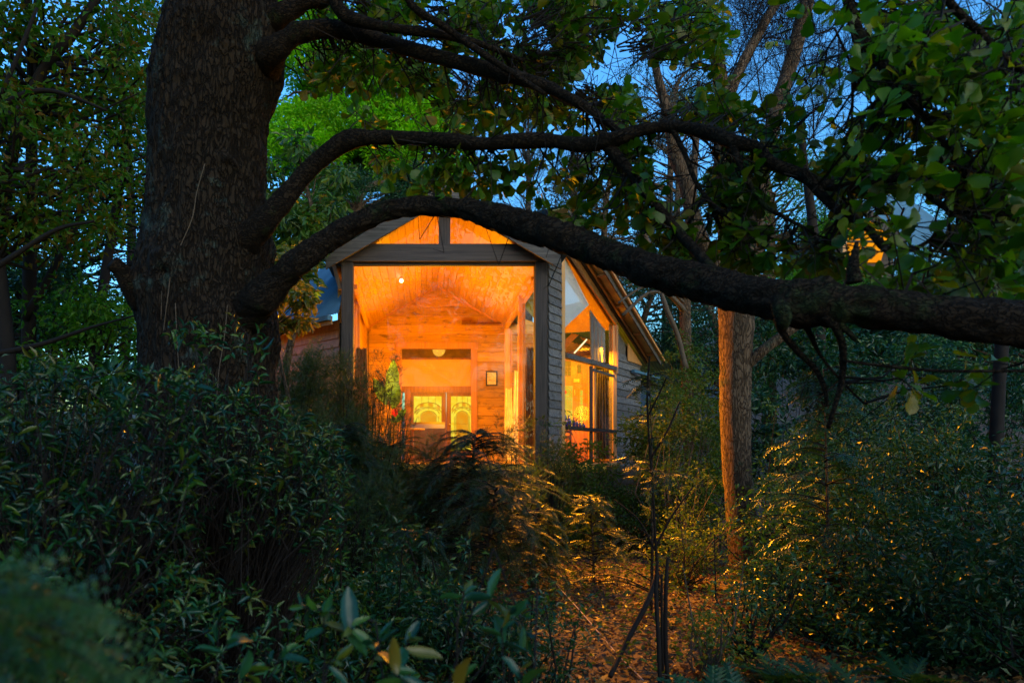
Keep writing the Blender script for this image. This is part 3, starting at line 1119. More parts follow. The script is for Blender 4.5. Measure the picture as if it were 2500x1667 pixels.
def spill_fill(loc, target, energy, deg):  # added spot lamps without fixtures, standing in for room light spill
    f = lamp("room_spill_fill", loc, energy, .1, 'SPOT', (1.0, 0.33, 0.008), spot_size=math.radians(deg), spot_blend=0.9)
    f.rotation_euler = (Vector(target) - Vector(loc)).to_track_quat('-Z', 'Y').to_euler()


spill_fill((-1.75, 12.85, 4.9), (3.9, 9.0, 2.1), 6500 * LK, 36)
spill_fill((2.75, 12.8, 5.0), (2.9, 7.6, 0.0), 5200 * LK, 44)
spill_fill((-1.95, 12.8, 4.3), (-1.9, 9.3, 3.6), 900 * LK, 40)
# ------------------------------------------------------------------ things in and round the cabin
def curtain(px0, px1, py0, py1, Y, mat, label, folds=6, cat="curtain", group=None):
    a, b = P(px0, py0, Y), P(px1, py1, Y)
    n, m = folds * 6, 8
    u = np.linspace(0, 1, n)
    V = []
    for k in range(m):
        v = k / (m - 1)
        pinch = 0.75 + 0.25 * min(1, v * 2.2)
        x = (a[0] + b[0]) / 2 + (u - .5) * (b[0] - a[0]) * pinch
        y = Y + .04 * np.sin(u * folds * 2 * np.pi + .5 * np.sin(v * 3)) * (0.6 + .4 * v)
        V.append(np.stack([x, y, np.full(n, a[2] + (b[2] - a[2]) * v) + .02 * rng.normal(size=n) * (k == 0)], 1))
    V = np.vstack(V)
    i = np.arange(n - 1)
    F = np.concatenate([np.stack([i + r * n, i + 1 + r * n, i + 1 + (r + 1) * n, i + (r + 1) * n], 1) for r in range(m - 1)])
    W = V + np.array([0, .012, 0])
    o = build("curtain", np.vstack([V, W]), [F[:, ::-1], F + len(V)], mat, None, True)
    tag(o, label, cat, group)
    return o


curtain(1231, 1252, 948, 1126, 18.3, M_CREAM, "short cream curtain gathered beside the right wall of the lit room", 4)
curtain(1252, 1281, 905, 1128, 17.2, M_CREAM, "tall cream curtain tied at the top beside the brown reed curtain", 5)
curtain(1280, 1313, 848, 1130, 15.0, M_REED, "tall brown reed curtain against the right front post of the cabin", 8)
curtain(864, 900, 850, 1130, 14.6, M_REED, "brown reed curtain behind the left front post of the cabin", 8)
Yc = WP(1465, 900, -.2)[1]
curtain(1452, 1488, 903, 1120, Yc, M_BROWNCLOTH, "dark brown curtain behind the right pane of the side window", 5)

# framed picture on the back wall
pf = thing("framed_picture", "small yellow picture in a dark frame on the board wall", "picture", tuple(bk(1200, 941, -.03)))
MB().box(*bbox(1187, 1213, 907, 941, -.035, -.023)).build("picture_sheet", flat_mat("yellow_print", (0.75, 0.62, 0.22), 0.8, noise=0.35, nscale=18), pf)
fm = MB()
for q in ((1186, 1189, 906, 942), (1211, 1214, 906, 942)):
    fm.box(*bbox(*q, -.05, -.023))
for q in ((1189, 1211, 906, 909), (1189, 1211, 939, 942)):
    fm.box(*bbox(*q, -.05, -.023))
fm.build("picture_frame", M_IRON, pf)

# globe pendant in the hall behind the transom
pl = thing("pendant_lamp", "round globe lamp glowing behind the glass over the doors", "lamp", tuple(bk(1072, 838, .25)))
c = bk(1072, 851, .25)
MB().lathe(c, [(0.001, -.19)] + [(.19 * math.sin(t), -.19 * math.cos(t)) for t in np.linspace(.2, 2.9, 9)] + [(.001, .19)], 20).build("lamp_shade", emit_mat("globe_glow", (1.0, .42, .03), 1.0, (1, .5, .05), 20), pl, True)
MB().beam(c + [0, 0, .18], c + [0, 0, .6], .015, .015).build("lamp_cord", M_IRON, pl)

# bright downlight on the sloping ceiling
dlc = P(980, 703, 16.8)
sx = (dlc[0] - RX)
zc = RIDGE + sx * (RIDGE - EAVE) / HW
dl = thing("ceiling_spotlight", "small bright white spotlight on the sloping board ceiling", "spotlight", (dlc[0], 16.8, zc))
cb_ = np.array([dlc[0], 16.8, zc - .10])
MB().lathe(cb_, [(.001, -.05)] + [(.05 * math.sin(t), -.05 * math.cos(t)) for t in np.linspace(.3, 2.8, 7)] + [(.001, .05)], 12).build("bulb", emit_mat("spot_glow", (1, .85, .5), 5.0), dl, True)
MB().lathe(cb_, [(.001, .05), (.03, .05), (.03, .11), (.001, .11)], 12).build("socket", M_PINE_Y, dl)

# armchair with a rolled back
ac = thing("armchair", "dark leather armchair with a rolled top seen from behind", "armchair", (P(1043, 0, 16)[0], 16, FLOOR))
M_LEATHER = flat_mat("dark_brown_leather", (0.10, 0.05, 0.02), 0.3, spec=.6)
ax0, ax1 = P(1001, 0, 16)[0], P(1086, 0, 16)[0]
prof = [(0, .12), (0, .80), (.03, .90), (.09, .95), (.16, .93), (.20, .86), (.19, .80), (.16, .3), (.16, .12)]
MB().slab([(ax0, 16 + y, FLOOR + z) for y, z in prof], (ax1 - ax0, 0, 0)).build("backrest", M_LEATHER, ac)
MB().box(ax0 + .02, ax1 - .02, 16.17, 16.85, FLOOR + .1, FLOOR + .45).build("seat", M_LEATHER, ac)
for x in (ax0, ax1 - .14):
    MB().slab([(x, 16.17 + y, FLOOR + z) for y, z in ((0, .1), (.75, .1), (.75, .55), (.68, .62), (0, .66))], (.14, 0, 0)).build("armrest", M_LEATHER, ac)
for x in (ax0 + .04, ax1 - .1):
    for y in (16.04, 16.8):
        MB().box(x, x + .06, y, y + .06, FLOOR, FLOOR + .1).build("leg", M_DOOR, ac)

# round side table in front of the armchair
st = thing("side_table", "small round pale topped table beside the dark armchair", "side table", (P(1008, 0, 15.3)[0], 15.3, FLOOR))
c = np.array([P(1008, 0, 15.3)[0], 15.3, FLOOR])
zt_ = EYE + (VY - 1046) * 15.3 / FPX - FLOOR
MB().lathe(c, [(.001, zt_ - .03), (.26, zt_ - .03), (.27, zt_ - .015), (.26, zt_), (.001, zt_)], 20).build("table_top", M_PINE_X, st)
MB().lathe(c, [(.001, 0), (.16, 0), (.15, .03), (.03, .06), (.025, zt_ - .03), (.001, zt_ - .03)], 12).build("pedestal", M_DOOR, st)

# tall houseplant with big pale leaves and a red flower
hp = thing("house_plant", "houseplant with big lime leaves and a red flower left of the doors", "houseplant", (P(952, 0, 17.5)[0], 17.5, FLOOR))
M_LIME = leaf_mat("lime_leaf", [(0.14, 0.42, 0.05), (0.2, 0.5, 0.08)], .4)
pot = np.array([P(952, 0, 17.5)[0], 17.5, FLOOR])
MB().lathe(pot, [(.001, 0), (.14, 0), (.2, .36), (.22, .38), (.19, .38), (.17, .33), (.001, .33)], 16).build("pot", flat_mat("glazed_pot", (.25, .1, .05), .3), hp)
big = leaf_template([(0, 0), (.1, .22), (.35, .5), (.65, .46), (.88, .22), (1, 0)], .1, .15)
for (px, py, L, W, dx, dz, dy) in ((952, 985, 1.15, .36, .10, 1, -.1), (958, 1000, .7, .26, .22, .8, -.3), (944, 990, .8, .3, -.4, .9, 0), (955, 1030, .6, .25, .4, .3, -.4)):
    Vv, Ff = scatter([P(px, py, 17.5)], [[dx, dy, dz]], [[.2, -1, .15]], L, W, big)
    build("leaf", Vv, [Ff], M_LIME, hp, True)
b = np.array([P(px_, py_, 17.5) for px_, py_ in ((952, 985), (958, 1000), (944, 990), (955, 1030))])
Vv, Ff = sticks(np.repeat([pot + [0, 0, .33]], 4, 0), b, .02, .012)
build("stalk", Vv, Ff, M_TWIG2, hp)
Vv, Ff = scatter(np.repeat([P(965, 1018, 17.2)], 4, 0), [[-.2, 0, 1], [0, -.3, 1], [-.35, 0, .8], [.2, .2, 1]], [[0, -1, .2]] * 4, .22, .1, T_OVAL)
build("flower", Vv, [Ff], flat_mat("red_petal", (.7, .02, .01), .5), hp)

# blue bottles on the sill of the side window
M_BLUE = flat_mat("cobalt_glass", (0.03, 0.02, 0.22), 0.08, spec=1.0, noise=.1)
bott = ((1377, 1.0, .45, "slim neck cut by the window jamb, first blue bottle from the jamb"), (1381, 2.0, 1, "tallest blue wine bottle on the window sill"), (1391, 1.45, 1.15, "broad shouldered blue bottle beside the tallest one"),
        (1403, 1.3, .85, "clear blue bottle in the middle of the sill row"), (1411, 1.15, .7, "narrow dark blue bottle right of the middle of the sill"), (1418, .8, .6, "short slim blue bottle next to the smallest flask"),
        (1426, .65, 1.1, "small squat blue flask at the mullion end of the sill"))
for (px, h, w, lab) in bott:
    t = wt(px, -.02)
    c = wp(t, -.04 if px != 1377 else .04, zS + .036)
    H, R = .165 * h, .045 * w
    o = MB().lathe(c, [(.001, 0), (R, 0.004), (R, H * .52), (R * .85, H * .62), (R * .34, H * .74), (R * .3, H * .96), (R * .38, H * .97), (R * .36, H), (.001, H)], 12).build("bottle", M_BLUE, None, True)
    tag(o, lab, "bottle", "blue bottles on the window sill")

# round table and chair behind the lower pane
tb = thing("round_table", "round dark table behind the low pane under the bottles", "table", tuple(wp(1.5, -1.0, FLOOR)))
c = wp(1.5, -1.0, FLOOR)
MB().lathe(c, [(.001, .72), (.42, .72), (.43, .735), (.42, .75), (.001, .75)], 22).build("table_top", M_IRON, tb)
MB().lathe(c, [(.001, 0), (.2, 0), (.18, .03), (.03, .08), (.025, .72), (.001, .72)], 10).build("pedestal", M_IRON, tb)
ch = thing("dining_chair", "slatted wooden chair standing under the round table", "chair", tuple(wp(1.8, -.45, FLOOR)))
c = wp(1.8, -.45, FLOOR)
M_RED = wood_mat("red_brown_wood", (.2, .05, .015), (.34, .1, .03), 'z', .45, False)
MB().box(c[0] - .2, c[0] + .2, c[1] - .2, c[1] + .2, FLOOR + .42, FLOOR + .45).build("seat", M_RED, ch)
for sx_ in (-.18, .18):
    for sy_ in (-.18, .18):
        MB().box(c[0] + sx_ - .018, c[0] + sx_ + .018, c[1] + sy_ - .018, c[1] + sy_ + .018, FLOOR, FLOOR + (.42 if sy_ < 0 else .9)).build("leg", M_RED, ch)
for k in range(3):
    MB().box(c[0] - .16, c[0] + .16, c[1] + .165, c[1] + .185, FLOOR + .55 + k * .12, FLOOR + .61 + k * .12).build("slat", M_RED, ch)
for sx_ in (-.18, .18):
    MB().box(c[0] + sx_ - .01, c[0] + sx_ + .01, c[1] - .16, c[1] + .16, FLOOR + .18, FLOOR + .21).build("stretcher", M_RED, ch)

# glowing bar added in place of a lamp reflection
lb = MB().beam(P(1402, 862, 17.3), P(1433, 828, 17.3), .03, .035).build("lamp_reflection_bar", emit_mat("reflection_glow", (1, .8, .4), 2.2), None)
tag(lb, "thin bright lamp reflection slanting behind the side window", "reflection")

# ------------------------------------------------------------------ second cabin far right
def c2(px, py, Y=27.0):
    return P(px, py, Y)


fc = thing("far_cabin", "second cabin with a blue metal roof among the trees at right", "cabin", tuple(c2(2150, 760)))
gt = np.array(c2(2078, 512))
wl_, wr_ = c2(2010, 560, 27.0), c2(2195, 565, 27.0)
MB().slab([c2(2040, 545), c2(2185, 562), c2(2175, 800), c2(2040, 800)], (0, 4, 0)).build("wall", M_DARKWOODX, fc)
e = unit(np.array([0.9, 1.0, .0]))
# roof planes: near slope seen from below right
A, B_, C_, D_ = c2(2072, 478, 27), c2(2195, 468, 33), c2(2420, 625, 30), c2(2215, 585, 26.4)
s_ = unit(D_ - A)
corrugated("roof", A, unit(B_ - A), s_, float(np.linalg.norm(B_ - A)), float(np.linalg.norm(D_ - A)) + .6, fc, pitch=.16, amp=.02)
corrugated("roof", A, unit(B_ - A), unit(c2(2000, 560, 26.4) - A), float(np.linalg.norm(B_ - A)), 1.6, fc, pitch=.16, amp=.02)
MB().beam(c2(2070, 484, 26.6), c2(2210, 592, 26.2), .06, .3).build("barge_board", M_GREYWOOD, fc)
MB().beam(c2(2070, 484, 26.6), c2(2010, 560, 26.4), .06, .3).build("barge_board", M_DARKWOODX, fc)
wn_ = MB().slab([c2(2066, 560, 26.9), c2(2080, 540, 26.9), c2(2140, 540, 26.9), c2(2172, 565, 26.9), c2(2150, 640, 26.9), c2(2066, 640, 26.9)], (0, .05, 0)).build("window", emit_mat("far_lit_window", (1, .30, .006), 1.0, (1, .38, .01), 2), fc)
MB().beam(c2(2106, 540, 26.85), c2(2108, 640, 26.85), .1, .06).beam(c2(2066, 590, 26.84), c2(2160, 590, 26.84), .06, .08).build("window_frame", M_DARKWOOD, wn_)
MB().beam(c2(2060, 560, 26.8), c2(2060, 700, 26.8), .16, .16).build("post", M_TRIM, fc)
# ------------------------------------------------------------------ the big oak
def leaf_objects(name, tmpl, pos, d, nrm, L, W, mat, parent, limit=300):
    """the leaves that show largest become objects of their own sharing one mesh, the rest one part"""
    pos, d, nrm = np.asarray(pos, float), unit(d), unit(nrm)
    N = len(pos)
    L = np.broadcast_to(np.asarray(L, float), (N,)).copy()
    W = np.broadcast_to(np.asarray(W, float), (N,)).copy()
    Y = np.maximum(pos[:, 1], .3)
    px = VX + pos[:, 0] / Y * FPX
    py = VY - (pos[:, 2] - EYE) / Y * FPX
    inn = (px > 0) & (px < 2500) & (py > 0) & (py < 1667)
    score = np.where(inn, L / Y, 0)
    top = np.argsort(-score)[:limit]
    top = top[score[top] > 0]
    rest = np.setdiff1d(np.arange(N), top)
    meshes = []
    for k in range(4):
        TV, TF = tmpl
        TV = TV.copy()
        TV[:, 2] += (k - 1.5) * .12 * TV[:, 0] ** 2 + .05 * np.sin(TV[:, 0] * 6 + k)
        TV[:, 1] *= (1 + .12 * np.sin(k * 2.1))
        me = make_mesh(name, TV, [TF], True)
        me.materials.append(mat)
        meshes.append(me)
    s = unit(np.cross(d, nrm) + 1e-6)
    n = np.cross(s, d)
    off = root_loc(parent)
    for q, i in enumerate(top):
        o = bpy.data.objects.new(name, meshes[q % 4])
        COL.objects.link(o)
        o.parent = parent
        m = Matrix.Identity(4)
        for r in range(3):
            m[r][0] = d[i][r] * L[i]
            m[r][1] = s[i][r] * W[i]
            m[r][2] = n[i][r] * L[i]
            m[r][3] = pos[i][r] - off[r]
        o.matrix_basis = m
    if len(rest):
        Vv, Ff = scatter(pos[rest], d[rest], nrm[rest], L[rest], W[rest], T_OAKFAR if tmpl is T_OAK else tmpl)
        build("foliage", Vv, [Ff], mat, parent, True, 'stuff')


oak = thing("oak_tree", "huge dark oak trunk at left with long limbs arching across the view", "tree", tuple([(505 - VX) * 5.2 / FPX, 5.2, 0.0]))
OY = 5.2
TR = [(-320, 372, 672), (-100, 385, 676), (0, 394, 676), (60, 390, 690), (120, 384, 692), (200, 374, 672), (300, 369, 660), (400, 366, 655), (500, 360, 656), (580, 352, 662), (650, 335, 668), (710, 328, 672),
      (780, 330, 674), (900, 338, 674), (1000, 345, 676), (1150, 355, 678), (1300, 352, 680), (1450, 340, 690), (1560, 318, 715), (1640, 285, 750)]
pts = [P((l + r) / 2, y, OY + 0.0) for y, l, r in TR]
rad = [(r - l) / 2 * OY / FPX for y, l, r in TR]
Vv, Ff = tube(pts, [r * .945 for r in rad], 210, 22, 0, 1)
# swellings where limbs leave, knots, and furrowed relief
ctr = np.interp(Vv[:, 2], [p[2] for p in pts][::-1], [p[0] for p in pts][::-1])
nr = np.stack([Vv[:, 0] - ctr, Vv[:, 1] - OY, np.zeros(len(Vv))], 1)
nr = unit(nr)
wob = np.stack([vnoise(Vv * 5, 11), vnoise(Vv * 5, 12), vnoise(Vv * 5, 13)], 1) * .03
ridg = 1 - np.abs(vnoise((Vv + wob) * (17, 17, 5.5), 7))
ridg = .6 * ridg + .4 * (1 - np.abs(vnoise((Vv + wob) * (36, 36, 14), 9)))
d_ = vnoise(Vv * 1.6, 1) * .035 + vnoise(Vv * 4.5, 2) * .012 + (ridg - .72) * .048 + vnoise(Vv * 28, 3) * .005
for (px, py, rr, am) in ((402, 635, .16, .05), (548, 385, .09, .05), (480, 115, .22, -.035), (640, 130, .3, .06), (600, 560, .3, .07), (560, 790, .34, .10), (300, 690, .2, .05), (405, 665, .05, -.05), (548, 392, .03, -.05)):
    c = P(px, py, OY - .42)
    d_ += am * np.exp(-((Vv[:, 0] - c[0]) ** 2 + (Vv[:, 2] - c[2]) ** 2) / (rr * .6) ** 2) * (nr[:, 1] < .3)
# root flare ribs
fl_ = np.clip((0.75 - Vv[:, 2]) / .75, 0, 1) ** 2
d_ += fl_ * .12 * np.sin(np.arctan2(nr[:, 1], nr[:, 0]) * 6 + 1)
Vv = Vv + nr * d_[:, None]
build("trunk", Vv, Ff, M_BARK, oak, True)

LIMBS = {
    'main': [(560, 790, 5.1, 58), (610, 755, 4.86, 46), (660, 705, 4.72, 37), (730, 640, 4.6, 31), (800, 588, 4.6, 28), (870, 545, 4.6, 25), (960, 511, 4.55, 23), (1060, 503, 4.5, 22), (1150, 515, 4.35, 25),
             (1250, 541, 4.2, 33), (1330, 566, 4.05, 34), (1400, 588, 3.95, 34), (1500, 628, 3.8, 35), (1600, 661, 3.6, 37), (1700, 688, 3.45, 40), (1850, 722, 3.2, 44), (1940, 732, 3.1, 50), (2010, 737, 3.05, 54),
             (2100, 745, 3.0, 50), (2300, 771, 2.9, 49), (2480, 792, 2.85, 52), (2700, 820, 2.8, 50), (3000, 840, 2.8, 42), (3400, 800, 3.0, 30), (3900, 700, 3.4, 16), (4300, 560, 3.8, 5)],
    'second': [(585, 600, 5.0, 42), (640, 545, 4.85, 30), (680, 500, 4.8, 26), (740, 428, 4.8, 23), (800, 375, 4.75, 22), (850, 343, 4.7, 23), (900, 336, 4.65, 17), (1000, 337, 4.6, 16), (1080, 341, 4.5, 16), (1180, 352, 4.4, 15), (1250, 345, 4.35, 17),
               (1330, 343, 4.3, 17), (1430, 353, 4.2, 18), (1500, 340, 4.1, 17), (1570, 317, 4.05, 15), (1640, 309, 4.0, 14), (1720, 322, 3.9, 16), (1790, 346, 3.8, 15), (1850, 362, 3.75, 13), (1880, 395, 3.7, 14), (1950, 425, 3.65, 15), (2010, 450, 3.6, 14), (2080, 452, 3.55, 12),
               (2150, 440, 3.5, 10), (2225, 434, 3.4, 10)],
    'third': [(640, 160, 5.1, 46), (672, 125, 4.9, 33), (720, 88, 4.85, 23), (780, 72, 4.85, 20), (850, 76, 4.85, 19), (950, 106, 4.8, 18), (1050, 135, 4.7, 17), (1180, 168, 4.6, 17), (1280, 195, 4.5, 16), (1340, 215, 4.45, 15), (1400, 245, 4.35, 12), (1450, 275, 4.3, 10), (1530, 335, 4.2, 7)],
    'fourth': [(640, 70, 5.1, 42), (690, 35, 5.0, 25), (740, 10, 5.0, 19), (800, -5, 5.0, 16), (900, -60, 5.0, 13)],
    'fifth': [(812, -30, 4.7, 15), (822, 10, 4.7, 15), (850, 42, 4.7, 15), (920, 62, 4.65, 12), (1000, 75, 4.6, 11), (1080, 85, 4.6, 10), (1180, 110, 4.6, 7), (1280, 150, 4.6, 4)],
    'sixth': [(985, -30, 4.5, 9), (1010, 18, 4.5, 9), (1080, 62, 4.5, 9), (1140, 105, 4.5, 8), (1230, 165, 4.45, 7), (1330, 230, 4.4, 5)],
    'cross': [(1478, 350, 4.15, 15), (1540, 420, 4.05, 12), (1600, 500, 3.9, 12), (1660, 570, 3.75, 12), (1710, 625, 3.6, 12), (1765, 690, 3.4, 14)],
    'spur': [(1640, 312, 4.0, 7), (1670, 370, 3.95, 6), (1705, 455, 3.9, 5), (1760, 520, 3.85, 5), (1800, 550, 3.8, 4), (1880, 580, 3.75, 3)],
    'spur2': [(1785, 345, 3.8, 9), (1815, 420, 3.75, 7), (1860, 495, 3.7, 6), (1915, 530, 3.65, 5), (1990, 570, 3.6, 3)],
    'spur3': [(1960, 420, 3.6, 12), (2010, 480, 3.55, 11), (2060, 525, 3.5, 10), (2108, 545, 3.45, 10), (2160, 605, 3.4, 9), (2200, 615, 3.35, 7), (2265, 590, 3.3, 5), (2335, 515, 3.25, 4)],
    'spur4': [(2224, 434, 3.4, 9), (2250, 460, 3.35, 8), (2300, 502, 3.3, 7), (2350, 520, 3.25, 6), (2410, 520, 3.2, 5)],
    'spur5': [(2224, 434, 3.4, 8), (2280, 445, 3.35, 6), (2350, 470, 3.3, 4), (2440, 480, 3.3, 3)],
    'top': [(2050, -60, 3.5, 12), (2072, 10, 3.5, 11), (2100, 90, 3.5, 13), (2135, 130, 3.5, 11), (2170, 190, 3.5, 10), (2200, 230, 3.5, 10), (2240, 265, 3.45, 9), (2300, 340, 3.4, 6), (2370, 420, 3.4, 4)],
    'top2': [(2290, -40, 3.2, 9), (2330, 20, 3.2, 9), (2390, 75, 3.2, 8), (2440, 130, 3.2, 7), (2510, 180, 3.2, 6)],
    'hang': [(2105, 100, 3.5, 7), (2085, 160, 3.5, 5), (2082, 220, 3.5, 4), (2080, 300, 3.5, 3)],
    'dead1': [(1900, 755, 3.1, 15), (1908, 805, 3.1, 9), (1945, 855, 3.15, 8), (1990, 900, 3.2, 7), (2012, 945, 3.2, 6), (2020, 990, 3.2, 4)],
    'dead2': [(2010, 770, 3.0, 13), (2040, 800, 3.0, 9), (2058, 850, 3.05, 9), (2055, 930, 3.1, 8), (2040, 985, 3.1, 6), (2022, 1045, 3.15, 6)],
    'dead3': [(1960, 780, 3.1, 8), (1985, 830, 3.15, 6), (2005, 870, 3.2, 4), (2050, 925, 3.2, 3), (2110, 985, 3.3, 2.5)],
    'dead4': [(2060, 880, 3.05, 4), (2150, 892, 3.0, 4), (2300, 905, 2.9, 4), (2520, 905, 2.8, 4)],
    'dead5': [(2020, 775, 3.0, 10), (2060, 800, 3.0, 8), (2090, 830, 3.0, 6)],
    'stump': [(350, 735, 5.0, 34), (318, 695, 4.9, 25), (296, 662, 4.85, 20), (272, 640, 4.8, 18)],
    'knob': [(1896, 730, 2.98, 14), (1905, 752, 2.95, 18), (1912, 775, 2.95, 19), (1910, 790, 2.97, 16), (1908, 806, 3.0, 10)],
    'broken': [(2085, 690, 3.0, 20), (2083, 650, 3.0, 14), (2088, 615, 3.0, 8), (2092, 590, 3.0, 4)],
}
limb_pts = []
for nm, q in LIMBS.items():
    p_, r_ = PX(q)
    big_ = nm in ('main', 'second', 'third', 'fourth')
    Vv, Ff = tube(p_, r_, 40 if big_ else 12, 14 if big_ else 7, .24 if big_ else .16, 4.5)
    if big_:
        c, rr_ = spline(p_, r_, 14)
        q_ = np.repeat(c, 40, 0)
        nv = unit(Vv[:-2] - q_)
        for kk in range(26 if nm == 'main' else 16):
            i_ = rng.integers(8, len(c) - 2)
            dirv = unit(rng.normal(size=3))
            ctr_ = c[i_] + unit(np.cross(dirv, unit(c[i_] - c[i_ - 1]))) * rr_[i_]
            w_ = rr_[i_] * rng.uniform(.35, 1.0)
            Vv[:-2] += nv * (rng.choice([1, 1, -.6]) * rr_[i_] * rng.uniform(.12, .34) * np.exp(-(((Vv[:-2] - ctr_) / w_) ** 2).sum(1)))[:, None]
    if nm == 'main':
        c, _ = spline(p_, r_, 14)
        Vv[:-2] += unit(Vv[:-2] - np.repeat(c, 40, 0)) * ((1 - np.abs(vnoise(Vv[:-2] * (9, 25, 25), 8)) - .6) * .022)[:, None]
    build("limb", Vv, Ff, M_LIMB, oak, True)
    c, _ = spline(p_, r_, 8)
    if nm not in ('stump', 'dead1', 'dead2', 'dead4', 'dead5', 'knob', 'broken'):
        limb_pts.append(c)
limb_pts = np.vstack(limb_pts)

# twigs and leaf rosettes
def region(n, x0, x1, y0, y1, Y0, Y1, keep=None):
    out = []
    while len(out) < n:
        x, y = rng.uniform(x0, x1), rng.uniform(y0, y1)
        if keep is not None and not keep(x, y):
            continue
        out.append(P(x, y, rng.uniform(Y0, Y1)))
    return np.array(out)


def line_y(pts):
    xs, ys = [p[0] for p in pts], [p[1] for p in pts]
    return lambda x: np.interp(x, xs, ys)


ymain, ysec = line_y(LIMBS['main']), line_y(LIMBS['second'])
def skygap(x, y):
    """gaps through which the photo shows sky, the second cabin or the trees behind"""
    if 1945 < x < 2105 and 40 < y < 340:
        return rng.random() < .06
    if 1230 < x < 1320 and -20 < y < 110:
        return rng.random() < .1
    if 1760 < x < 1970 and y < 260:
        return rng.random() < .12
    if 2030 < x < 2340 and 445 < y < 680:
        return rng.random() < .09
    if 2090 < x < 2290 and 230 < y < 400:
        return rng.random() < .4
    if abs(y - ysec(x)) < 32 and 850 < x < 1900:
        return rng.random() < .25
    return vnoise(np.array([[x / 95.0, y / 95.0, 3.3]]), 5)[0] > -.25


y3 = line_y(LIMBS['third'])
off3 = lambda x, y: skygap(x, y) and abs(y - y3(x)) > 26
C = np.vstack([
    region(44, 930, 1330, 378, 470, 4.5, 4.9, lambda x, y: y < ymain(x) - 35),
    region(12, 850, 1300, 270, 325, 4.7, 5.2),
    region(34, 1300, 1560, 385, 560, 4.2, 4.7, lambda x, y: y < ymain(x) - 40),
    region(70, 1480, 2000, 230, 420, 4.1, 4.9, skygap),
    region(110, 1560, 2100, 395, 650, 3.7, 4.5, lambda x, y: y < ymain(x) - 45 and skygap(x, y)),
    region(95, 1960, 2500, 60, 430, 2.9, 4.0, skygap), region(190, 1900, 2500, 40, 450, 4.0, 6.0, skygap),
    region(75, 2050, 2500, 420, 700, 2.9, 3.8, skygap), region(90, 2050, 2500, 420, 720, 3.8, 5.5, skygap),
    region(6, 2150, 2420, 830, 950, 3.0, 3.4),
    region(300, 760, 1420, -20, 215, 4.9, 7.0, off3), region(110, 1080, 1560, 150, 330, 5.0, 7.0, off3),
    region(260, 1280, 1800, -20, 290, 4.9, 7.0, off3),
    region(24, 1900, 2480, -20, 70, 3.0, 4.5, skygap),
    region(4, 1100, 1500, 520, 560, 4.2, 4.3, lambda x, y: y < ymain(x) - 30),
])
tp0, tp1, tr0, tr1 = [], [], [], []
lp_, ld_, ln_, ll_ = [], [], [], []
for c in C:
    dd = np.linalg.norm(limb_pts - c, axis=1)
    k = np.argsort(dd)[rng.integers(0, 12)]
    s0 = limb_pts[k]
    mxl = 1.1 if c[1] < 4.6 else .5
    if dd[k] > mxl:
        s0 = c + unit(s0 - c) * mxl
    mid = (s0 + c) / 2 + rng.normal(size=3) * .07 * max(.3, np.linalg.norm(c - s0))
    mid2 = (mid + c) / 2 + rng.normal(size=3) * .03
    poly = [s0, mid, mid2, c]
    rs = [.008, .006, .004, .0022]
    for a, b, r0, r1 in zip(poly[:-1], poly[1:], rs[:-1], rs[1:]):
        tp0.append(a); tp1.append(b); tr0.append(r0); tr1.append(r1)
    ax = unit(c - mid2)
    nL = rng.integers(6, 11)
    for q in range(nL):
        v = unit(ax * .5 + rng.normal(size=3) * .75 + np.array([0, 0, -.1]))
        base = c + (mid2 - c) * rng.random() * (.8 if q > 4 else .1)
        tip = base + v * rng.uniform(.02, .05)
        tp0.append(base); tp1.append(tip); tr0.append(.0018); tr1.append(.0012)
        lp_.append(tip); ld_.append(v)
        ln_.append(unit(rng.normal(size=3) * .55 + np.array([0, -.15, .8])))
        ll_.append(rng.uniform(.055, .12))
    # bare side twiglets
    for q in range(1):
        b0 = s0 + (mid - s0) * rng.random()
        b1 = b0 + rng.normal(size=3) * .16
        b2 = b1 + rng.normal(size=3) * .09
        tp0 += [b0, b1]; tp1 += [b1, b2]; tr0 += [.004, .003]; tr1 += [.003, .0015]
Vv, Ff = sticks(tp0, tp1, tr0, tr1, 3)
build("twig", Vv, Ff, M_TWIG, oak, False, 'stuff')
lp_, ld_, ln_, ll_ = map(np.array, (lp_, ld_, ln_, ll_))
leaf_objects("leaf", T_OAK, lp_, ld_, ln_, ll_, ll_ * rng.uniform(.62, .8, len(ll_)), M_OAKLEAF, oak)

# unseen oak crown above the frame, added to shade trunk and shrubs
n = 230
Cc = np.stack([rng.uniform(-7, 8, n), rng.uniform(-6, 7.5, n), rng.uniform(5.2, 9.5, n)], 1)
Cc = Cc[Cc[:, 2] > 2.5 + .68 * np.maximum(Cc[:, 1], 0)]
Vv, Ff = clumps(Cc, .8, 70, None, (.11, .19), .55, T_SMALL, .2, .5, 1.2)
build("crown", Vv, [Ff], M_OAKLEAF, oak, False, 'stuff')

